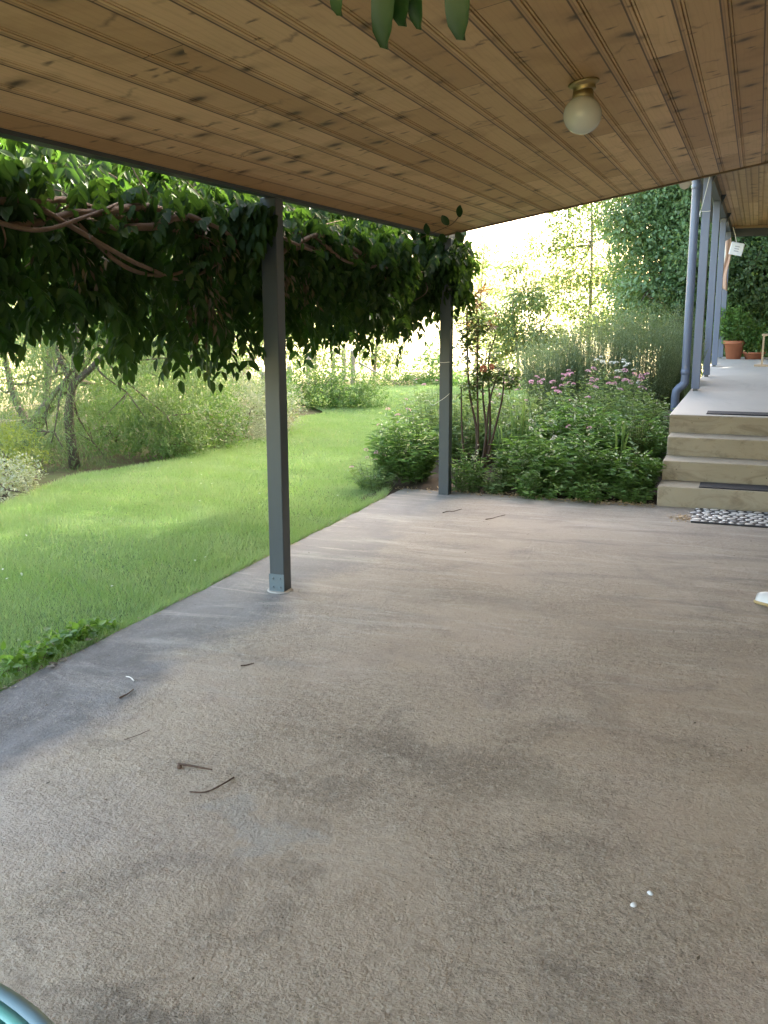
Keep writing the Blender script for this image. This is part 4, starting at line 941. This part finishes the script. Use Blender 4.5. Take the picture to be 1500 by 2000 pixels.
twig('tiny dark stick near the slab margin behind the foreground twigs', [(-2.05, 3.62, .003), (-2.03, 3.64, .004), (-2.01, 3.67, .003)], .003, .002)
twig('hair thin twig left of the foreground twigs', [(-2.08, 2.79, .003), (-2.05, 2.84, .004), (-2.04, 2.90, .003)], .0016, .0012)
def pebble(label, c, s):
    o = bpy.data.objects.new('pebble_stone', pebble_mesh(int(s*10000))); link(o); o.data.materials.append(M['stone']); o.location = (*c, .001); o.scale = (s, s*.75, s*.8); o.rotation_euler = (0, 0, c[0]*40)
    tag(o, label, 'pebble', 'white pebbles on the patio')
pebble('small white pebble at lower right, the one farther up', (-.164, 2.475), .0095)
pebble('small whitish pebble at lower right, the lower left one', (-.200, 2.405), .0105)

# ------------------------------------------------------------------ hedge side trees and shrubs
HG = 'trees and shrubs along the far side of the lawn'
tree('feathery_tree', 'feathery olive tree with a dark trunk leaning right at the far left', 'tree', (-8.1, 9.3, -.05),
     [([(-8.12, 9.3, -.05), (-7.8, 9.3, .40), (-7.4, 9.3, .80), (-6.9, 9.35, 1.3), (-6.5, 9.4, 2.2)], .10, .03), ([(-8.0, 9.35, .1), (-8.4, 9.5, .7), (-8.6, 9.6, 1.6)], .06, .02), ([(-7.75, 9.3, .45), (-7.8, 9.5, 1.2), (-7.6, 9.6, 2.2)], .045, .015)],
     [(-8.6, 9.5, 1.5, .8, .6, .55), (-7.6, 9.5, 1.9, .8, .7, .6), (-6.6, 9.5, 2.1, .9, .7, .6), (-8.9, 9.6, .8, .5, .5, .35), (-7.2, 9.8, 1.25, .6, .5, .30), (-8.2, 9.9, 2.6, 1.2, .9, .7), (-6.4, 9.7, 3.0, 1.2, .9, .7), (-8.0, 9.7, 1.2, .7, .6, .4), (-8.8, 10, 1.9, .9, .7, .6), (-7.5, 10.2, .7, .6, .5, .35), (-8.3, 10.1, .45, .6, .5, .3), (-7.3, 9.6, 3.4, 1.2, 1, .7)],
     52000, .065, M['olive'], M['bark'], Wr=.13, droop=.5, group=HG, shell=.1, twig=6, limb_r=.03)
tree('feathery_tree', 'feathery olive tree with an upright trunk standing at the lawn edge', 'tree', (-6.62, 8.35, -.05),
     [([(-6.64, 8.35, -.05), (-6.62, 8.35, .5), (-6.6, 8.35, .95), (-6.5, 8.45, 1.7), (-6.2, 8.5, 2.3)], .062, .02), ([(-6.6, 8.35, .8), (-6.3, 8.5, 1.15), (-6.1, 8.6, 1.8)], .04, .015), ([(-6.62, 8.35, .85), (-6.85, 8.4, 1.2), (-7.2, 8.4, 1.7)], .035, .012)],
     [(-6.1, 8.7, 1.35, .65, .5, .45), (-5.5, 8.9, 1.1, .55, .5, .45), (-6.1, 8.6, .72, .45, .4, .36), (-6.75, 8.5, .55, .35, .35, .35), (-5.6, 9.1, 1.7, .8, .6, .5), (-6.7, 8.6, 2.0, .9, .7, .6), (-5.4, 9.4, 2.5, 1, .8, .6), (-6.5, 8.5, .2, .4, .3, .25), (-5.9, 9.0, .45, .4, .3, .3), (-7.0, 8.6, 1.25, .6, .4, .4), (-7.3, 8.5, .8, .45, .35, .3), (-7.0, 8.4, .3, .4, .3, .22), (-6.62, 8.05, .35, .28, .2, .3), (-6.55, 8.05, .95, .35, .2, .3), (-6.7, 8.05, 1.4, .4, .25, .3)],
     46000, .060, M['olive'], M['bark'], Wr=.13, droop=.5, group=HG, shell=.1, twig=6, limb_r=.025)
def shrub(label, clumps, n, L, mat, base, group=HG, Wr=.5, bark='bark', tmpl=T_LO, name='shrub', shell=.35, twig=5, droop=.1):
    tr = [([base, (base[0]+dx, base[1]+dy, clumps[0][2])], .018, .006) for dx, dy in ((-.12, .05), (.1, -.05), (.02, .1))]
    return tree(name, label, 'shrub', base, tr, clumps, n, L, M[mat], M[bark], Wr=Wr, droop=droop, tmpl=tmpl, group=group, shell=shell, twig=twig, limb_r=.012)
shrub('dark green bush at the foot of the upright feathery tree', [(-6.15, 9.2, .30, .45, .4, .34), (-5.95, 9.5, .35, .35, .4, .38), (-6.4, 9.3, .5, .4, .35, .3), (-5.85, 9.15, .12, .3, .3, .2)], 12000, .034, 'shrub', (-6.1, 9.3, -.05))
shrub('bright green bush between the dark bush and the silvery bush', [(-6.0, 10.1, .30, .45, .4, .36), (-6.3, 10.3, .6, .5, .4, .36), (-5.8, 9.9, .15, .35, .3, .22)], 9000, .034, 'shrub', (-6.1, 10.1, -.05))
shrub('silvery grey bush bordering the lawn just left of the front post', [(-5.95, 10.9, .26, .45, .4, .32), (-5.95, 11.4, .34, .5, .4, .38), (-6.35, 11.3, .48, .5, .4, .34), (-5.85, 10.6, .12, .3, .3, .2)], 15000, .032, 'silver', (-6.1, 11.1, -.05), Wr=.35)
shrub('tall loose green shrub behind the silvery bush', [(-7.2, 11.2, .6, .6, .5, .45), (-6.8, 11.0, .9, .6, .5, .4), (-7.6, 11.5, 1.0, .6, .5, .4), (-7.4, 12.4, .6, .5, .5, .4)], 12000, .036, 'olive', (-7.2, 11.3, -.05), Wr=.3)
shrub('yellow tinged shrub at the left edge above the lawn', [(-6.65, 7.35, .22, .34, .3, .22), (-6.9, 7.5, .32, .35, .3, .2), (-6.5, 7.1, .08, .25, .25, .12)], 4500, .032, 'fennel', (-6.7, 7.35, -.05))
shrub('pale cream leaved low plant at the left edge of the lawn', [(-5.92, 6.45, .08, .22, .25, .14), (-6.05, 6.7, .14, .25, .25, .16), (-6.0, 6.2, .05, .25, .25, .12)], 3500, .030, 'silver', (-5.95, 6.5, -.05))
tree('fruit_tree', 'small forked tree with a light trunk beyond the silvery bush', 'tree', (-9.42, 17, -.1),
     [([(-9.42, 17, -.1), (-9.40, 17, .20), (-9.42, 17, .42), (-9.62, 17, .78), (-9.8, 17.1, 1.5)], .15, .05), ([(-9.42, 17, .36), (-9.22, 17, .56), (-8.95, 17, .92), (-8.7, 17.1, 1.5)], .10, .04)],
     [(-9.9, 17, 1.5, .6, .6, .4), (-9.1, 17, 1.35, .6, .6, .35), (-8.7, 17, 1.6, .6, .6, .4), (-9.3, 17, 2.3, 1.2, 1, .6), (-10.4, 17.2, 1.9, .6, .6, .5), (-9.9, 16.9, .95, .45, .4, .22)], 9000, .07, M['airy'], M['palebark'], Wr=.45, group=HG, shell=.2, limb_r=.04)
shrub('rounded bush with brown stems on the lawn edge right of the front post', [(-6.75, 14.9, .24, .5, .4, .30), (-6.35, 15.1, .30, .5, .4, .34), (-6.05, 15.3, .14, .36, .35, .22), (-7.05, 14.8, .38, .4, .35, .3)], 11000, .040, 'shrub', (-6.5, 15.0, -.05))
shrub('loose green bush left of the rounded bush, partly behind the front post', [(-6.95, 13.6, .2, .36, .35, .28), (-7.3, 14.2, .3, .4, .35, .3)], 6000, .038, 'lush', (-7.1, 13.8, -.05))
YG = 'young yellow green trees along the fence'
def young(label, x, y, top, w, n, bx=0):
    tr = [([(x, y, -.15), (x+bx*.5, y, top*.45), (x+bx, y, top*.85)], .05, .015)]
    cl = [(x+bx*.8+w*a, y+b_*.4, top*c, w*.55, w*.5, .30) for a, b_, c in ((-.6, .3, .62), (.6, -.3, .55), (0, .2, .92), (-.3, -.2, .36), (.45, .3, .30), (-.8, 0, 1.1), (.8, 0, 1.15), (0, 0, 1.45))]
    tree('young_tree', label, 'tree', (x, y, -.15), tr, cl, n, .085, M['airy'], M['palebark'], Wr=.45, group=YG, shell=.15, twig=5, limb_r=.018)
young('young yellow green tree just right of the front post', -9.2, 20, 1.25, .75, 4200)
young('young yellow green tree beside the fence brace', -8.55, 22, 1.15, .75, 3800, .1)
shrub('bright green bush behind the corner post at the far end of the lawn', [(-6.5, 20.2, .25, .5, .4, .35), (-6.2, 20.3, .0, .5, .4, .2), (-6.4, 20.2, .65, .25, .3, .3)], 4200, .06, 'lush', (-6.4, 20.2, -.1), group='low growth closing the far end of the lawn')
shrub('low rusty green hedge at the far end of the lawn', [(-7.7+i*.42, 20.1, -.02+.03*(i % 2), .32, .3, .20) for i in range(5)], 5000, .05, 'shrub', (-6.9, 20.1, -.1), group='low growth closing the far end of the lawn')
shrub('low bush closing the far end of the lawn behind the valerian', [(-5.5+i*.7, 20.3, .05+.05*(i % 2), .5, .4, .35) for i in range(4)], 4500, .06, 'lush', (-4.6, 20.3, -.1), group='low growth closing the far end of the lawn')

shrub('mid green bush filling the gap behind the upright feathery tree', [(-6.9, 9.4, .25, .5, .4, .35), (-7.4, 9.9, .35, .5, .4, .4), (-6.7, 9.6, .6, .45, .4, .35), (-7.9, 10.6, .5, .5, .4, .4)], 14000, .034, 'shrub', (-7.1, 9.7, -.05))
shrub('hazy grey green bush low behind the far left trunk', [(-8.0, 8.9, .15, .5, .4, .28), (-8.6, 9.4, .3, .5, .4, .3), (-7.6, 8.7, .1, .4, .35, .22), (-7.2, 8.3, .1, .35, .3, .22)], 9000, .04, 'olive', (-8.0, 9.0, -.05), Wr=.25)
tree('leafy_tree', 'loose mid green tree behind the silvery bush, left of the small forked tree', 'tree', (-8.3, 12.6, -.1),
     [([(-8.3, 12.6, -.1), (-8.25, 12.6, .6), (-8.3, 12.6, 1.4)], .06, .025), ([(-8.2, 12.6, .3), (-7.9, 12.6, .9), (-7.7, 12.6, 1.5)], .035, .012)],
     [(-8.6, 12.6, 1.1, .6, .5, .35), (-7.9, 12.7, .95, .6, .5, .35), (-7.4, 12.7, 1.2, .6, .5, .35), (-8.1, 12.6, 1.6, .9, .6, .4), (-9.1, 12.8, .8, .6, .5, .35), (-7.2, 12.8, .6, .5, .4, .3), (-8.6, 12.8, 2.3, 1.2, .8, .6), (-7.2, 12.8, 2.0, .9, .7, .5), (-9.8, 12.8, 1.3, .7, .5, .5), (-10.3, 12.8, .6, .7, .5, .4)], 26000, .048, M['shrub'], M['bark'], Wr=.35, group=HG, shell=.15, limb_r=.02)
def fill(label, x, y, cl, n, mat='airy', L=.07, Wr=.4):
    tree('leafy_tree', label, 'tree', (x, y, -.1), [([(x, y, -.1), (x+.05, y, .6), (x-.05, y, 1.4)], .07, .02)], [(x+a, y+.2*b_, c_, w, w*.8, w*.6) for a, b_, c_, w in cl], n, L, M[mat], M['bark'], Wr=Wr, group=HG, shell=.1, limb_r=.02)
fill('light green tree behind the leaning trunk at the far left', -11.0, 13.2, [(-.9, 0, .9, .6), (0, 1, 1.2, .7), (.9, 0, .8, .6), (-.3, 0, .35, .6), (.7, 1, 1.7, .7), (-1.3, 1, 1.7, .8), (.2, 0, 2.4, .9), (1.5, 0, 1.3, .6), (-1.8, 0, .5, .6)], 15000)
fill('light green tree between the two feathery trees, farther back', -9.4, 14.6, [(-.9, 0, .6, .6), (0, 1, .9, .7), (.9, 0, .55, .6), (.6, 1, 1.5, .7), (-.8, 1, 1.5, .7), (0, 0, 2.2, .9), (1.5, 0, 1.1, .5)], 13000)
fill('soft green bushy tree left of the small forked tree, behind the fence', -11.6, 18.5, [(-1.2, 0, .7, .8), (0, 1, 1.0, .8), (1.2, 0, .6, .7), (.6, 1, 1.7, .9), (-1, 1, 1.7, .9)], 9000, L=.09)
shrub('green bush on the lawn edge farther left than the pale low plant', [(-6.4, 4.6, .35, .6, .6, .45), (-6.7, 5.2, .7, .6, .5, .4), (-6.5, 4.0, .3, .5, .5, .35)], 9000, .05, 'shrub', (-6.5, 4.6, -.05))
shrub('loose olive bush on the lawn edge at the near left', [(-6.7, 2.8, .45, .7, .7, .5), (-6.9, 1.9, .6, .7, .6, .5), (-7.2, 3.4, 1.0, .7, .6, .5)], 9000, .05, 'olive', (-6.8, 2.5, -.05), Wr=.3)
fill('light green tree left of the leaning trunk, outside the hedge', -9.5, 6.5, [(-.9, 0, .9, .7), (0, 1, 1.3, .8), (.9, 0, .8, .7), (.6, 1, 2.0, .9), (-.8, 1, 2.0, .9), (0, 0, 2.8, 1.0), (.2, 0, .4, .7)], 11000, L=.08)
# fence
fn = empty('fence', (-8, 18, -.1)); tag(fn, 'old wire fence on weathered grey timber posts beyond the lawn', 'fence')
fps = [(-7.9, 10.5, .60), (-7.33, 14.0, .60), (-7.95, 16.2, .56), (-8.50, 18.2, .66), (-9.17, 21, .66), (-8.88, 22, .56), (-8.62, 22.3, .56)]
fps = fps[:5]+[(-8.90, 21.0, .72), (-8.60, 20.8, .66)]
for i, (x, y, h_) in enumerate(fps):
    b = MB(); r = .062 if i >= 5 else .055; b.lathe([(r, 0), (r*.97, .3), (r*.93, h_+.35), (r*.7, h_+.39)], (x, y, -.38), 10); b.build('post', M['timber'], fn)
for z in (.12, .30, .46):
    b = MB(); P = [(x-.05, y, z-.0) for x, y, h_ in fps]; P = [P[0]]+[q for a, c in zip(P[:-1], P[1:]) for q in (((a[0]+c[0])/2, (a[1]+c[1])/2, (a[2]+c[2])/2-.02), c)]
    b.tube(np.array([(-8.6, 4, z)]+P), .0035, 4); b.build('fence_wire', M['wire'], fn)
MB().tube(np.array([(-8.45, 20.8, .40), (-7.2, 20.3, -.10)]), .022, 7).build('brace', M['timber'], fn)

# far airy trees and dry scrub in the sunlit gap
def airy(label, base, trunk, cl, n, L=.10):
    tree('airy_tree', label, 'tree', base, trunk, cl, n, L, M['airy'], M['palebark'], Wr=.5, group='thin sunlit trees beyond the flower bed', shell=.15, twig=5, limb_r=.022)
airy('tall thin tree with a pale straight stem between the bright gap and the dark tree', (-4.05, 26, -.3), [([(-4.05, 26, -.3), (-4.05, 26, 1.5), (-4.1, 26, 3.2), (-4.2, 26, 5.2)], .06, .02)],
     [(-4.6, 26, 3.4, .55, .5, .45), (-3.6, 26, 3.8, .6, .5, .5), (-4.3, 26, 2.6, .8, .5, .45), (-3.5, 26, 2.5, .6, .5, .4), (-4.9, 26, 1.9, .8, .5, .4), (-3.7, 26, 1.5, .7, .5, .45), (-4.5, 26, 1.1, .7, .5, .35), (-4.2, 26, 4.6, .9, .6, .6), (-3.3, 26, 4.7, .7, .6, .6), (-5.3, 26, 2.5, .5, .4, .3), (-5.4, 26, 3.3, .5, .4, .3), (-6.0, 26, 2.9, .3, .3, .2), (-4.9, 26, 4.0, .4, .4, .3)], 15000)
airy('low spreading thin tree left of the pale stem', (-5.7, 25, -.3), [([(-5.7, 25, -.3), (-5.75, 25, .6), (-5.9, 25, 1.6)], .05, .02), ([(-5.6, 25, .2), (-5.2, 25, 1.0), (-4.9, 25, 1.6)], .035, .012)],
     [(-6.3, 25, 1.4, .5, .4, .3), (-5.6, 25, 1.0, .7, .5, .35), (-5.0, 25, .7, .6, .4, .35), (-6.2, 25, .6, .4, .4, .3), (-5.5, 25, 1.9, .6, .5, .28), (-5.9, 25, 2.6, .25, .25, .18)], 8500)
airy('thin yellowing tree in front of the dark tree', (-3.1, 24, -.3), [([(-3.1, 24, -.3), (-3.0, 24, 1.0), (-2.85, 24, 2.0)], .05, .02)],
     [(-3.1, 24, 2.3, .45, .4, .4), (-2.7, 24, 1.7, .45, .4, .4), (-3.3, 24, 1.2, .5, .4, .35), (-2.9, 24, 2.9, .4, .4, .35), (-2.6, 24, 1.0, .5, .4, .3)], 5200, .09)
airy('thin tree at the left side of the bright gap behind the corner post', (-7.4, 27, -.3), [([(-7.4, 27, -.3), (-7.3, 27, 1.5), (-7.2, 27, 3.2)], .05, .02)],
     [(-7.3, 27, 3.0, .5, .5, .45), (-6.9, 27, 2.2, .45, .4, .35), (-7.6, 27, 1.6, .6, .5, .4), (-7.0, 27, .9, .6, .5, .4)], 3600)
shrub('dry golden twiggy scrub behind the valerian flowers', [(-4.7+i*.55, 22.5, .25+.1*(i % 2), .45, .4, .35) for i in range(4)], 3500, .06, 'olive', (-4.0, 22.5, -.2), group=None, Wr=.25)

# dark dense trees behind the rosemary and behind the deck
DG = 'dense dark trees behind the garden and the deck'
def ball(cx, cy, z0, z1, r, n, seed):
    q = np.random.default_rng(seed); out = []
    for i in range(n):
        z = z0+(z1-z0)*i/(n-1); rr = r*math.sin(math.pi*min(.97, .22+.72*i/(n-1)))**.7; a = q.uniform(0, 6.28); d = rr*q.uniform(.25, .8)
        out.append((cx+math.cos(a)*d, cy+math.sin(a)*d*.8-.2, z, q.uniform(.42, .7)*r*.55, .5*r*.6, q.uniform(.4, .62)*r*.5))
    return out
def dense(label, cx, cy, h_, r, z0, n, L, k=26, seed=1, name='dense_tree'):
    tree(name, label, 'tree', (cx, cy, -.2), [([(cx, cy, -.2), (cx+.1, cy, h_*.3), (cx, cy+.1, h_*.75)], .2, .06)], ball(cx, cy, z0, h_, r, k, seed)+[(cx, cy, (z0+h_)/2, r*.5, r*.45, (h_-z0)*.38)], n, L, M['hedge'], M['bark'], Wr=.6, group=DG, droop=.35, shell=.5, twig=6, limb_r=.04)
dense('big rounded dark green tree between the yellow trees and the downpipe', -1.55, 22.0, 6.2, 1.75, 1.2, 90000, .085, 60, 3)
dense('dark leafy tree rising right behind the potted plants at the deck end', .2, 22.6, 6.0, 2.1, .5, 90000, .085, 60, 5)
dense('tall dark tree added behind the deck to shade the lawn', 2.4, 24.0, 12.5, 3.2, 0.6, 30000, .19, 34, 8)  # tall trees from here on are added to keep sun off the lawn
dense('unseen tall tree added beyond the house corner to block the sun', 6.5, 25.5, 13.5, 3.6, 1.0, 16000, .19, 26, 9)
dense('unseen tall tree added far right of the house to block the sun', 11.0, 24.5, 13.5, 3.8, 1.0, 15000, .2, 26, 10)
dense('high dark tree added behind the rounded one to block the sun', -.6, 27.0, 11.5, 2.8, 1.2, 30000, .17, 34, 11)

# ------------------------------------------------------------------ things on the deck
def pot(label, c, r, h_, plantH, plantR, n, L, mat, seed):
    t = empty('potted_plant', (c[0], c[1], H)); tag(t, label, 'potted plant', 'terracotta pots at the deck end')
    MB().lathe([(r*.70, 0), (r*.95, h_*.80), (r*.96, h_*.80), (r*1.05, h_*.81), (r*1.06, h_), (r*.94, h_), (r*.92, h_*.9)], (c[0], c[1], H+.002), 28).build('pot', M['terracotta'], t, True)
    MB().lathe([(r*.2, 0), (r*.93, .0), (r*.90, .012)], (c[0], c[1], H+h_*.9), 20).build('soil', M['soil'], t)
    q = np.random.default_rng(seed); cl = [(c[0]+q.normal()*plantR*.35, c[1]+q.normal()*plantR*.3, H+h_+plantH*q.uniform(.15, .85), plantR*.5, plantR*.5, plantH*.25) for _ in range(9)]
    V, F = blob_leaves(cl, n, L, .75, .2, T_MID, .4, twig=4); build('foliage', V, F, M[mat], t)
    mb = MB()
    for k in cl: mb.tube(np.array([(c[0], c[1], H+h_*.85), ((c[0]+k[0])/2, (c[1]+k[1])/2, H+h_+.05), k[:3]]), .005, 5)
    mb.build('stems', M['greenstem'], t)
pot('tall terracotta pot with a leafy bright green plant at the deck end', (-.375, 19.75), .185, .34, .62, .36, 1500, .055, 'lush', 1)
pot('low terracotta bowl with a darker plant beside the tall pot', (-.02, 19.8), .20, .13, .52, .30, 1100, .05, 'shrub', 2)
wood = simple('pale_stand_wood', (.50, .36, .22), .7, .25, 14, .4)
sdn = empty('wooden_stand', (.12, 17.3, H)); tag(sdn, 'small pale wooden stand with a crossbar at the right edge of the deck', 'stand')
MB().box(.0, .34, 17.15, 17.45, H+.001, H+.025, .004).build('base', wood, sdn)
MB().box(.105, .135, 17.285, 17.315, H+.026, H+.49).build('upright', wood, sdn)
MB().box(.27, .30, 17.285, 17.315, H+.026, H+.49).build('upright', wood, sdn)
MB().box(.09, .36, 17.28, 17.32, H+.491, H+.525, .004).build('crossbar', wood, sdn)
hs = empty('hanging_tag', (-.43, 19.0, 2.9)); tag(hs, 'small white square tag hanging on a cord below the deck beam', 'tag')
MB().tube(np.array([(-.52, 19.0, 3.0), (-.47, 19.0, 2.86), (-.44, 19.0, 2.72)]), .006, 5).build('cord', M['cord'], hs)
q = MB(); q.box(-.545, -.315, -.012, .012, -.11, .11, .01); a = R(-12); q.V = [(-.43+(x+.43)*math.cos(a)-z*math.sin(a), 19.0+y, 2.62+(x+.43)*math.sin(a)+z*math.cos(a)) for x, y, z in q.V]
q.build('plate', simple('white_plate', (.72, .74, .78), .4, .05, 6), hs)
q = MB()
for z in (-.04, .0, .04): q.box(-.47, -.39, -.0145, -.0125, z-.008, z+.008)
q.V = [(-.43+(x+.43)*math.cos(a)-z*math.sin(a), 19.0+y, 2.62+(x+.43)*math.sin(a)+z*math.cos(a)) for x, y, z in q.V]; q.build('print', simple('grey_print', (.35, .37, .45), .5), hs)
tw = empty('hanging_towel', (-.60, 19.3, 2.75)); tag(tw, 'long pale peach towel hanging from the last deck post', 'towel')
K = 14; V = []; F = []
for j in range(K):
    z = 2.74-.80*j/(K-1)
    for i in range(9):
        u = i/8; V.append((-.69+.15*u+.02*math.sin(j*.5)-.03*j/K*.8, 19.3+.02*math.sin(u*9+j*.3), z+(.10*u if j == 0 else 0)-.03*abs(u-.5)*(j == K-1)*3))
for j in range(K-1):
    for i in range(8): F.append((j*9+i, j*9+i+1, (j+1)*9+i+1, (j+1)*9+i))
o = build('cloth', V, F, [simple('peach_cloth', (.55, .36, .27), .9, .1, 9), M['cord']], tw, True); m_ = o.modifiers.new('s', 'SOLIDIFY'); m_.thickness = .012
for p in o.data.polygons: p.material_index = 1 if (p.index % 8) < 3 else 0
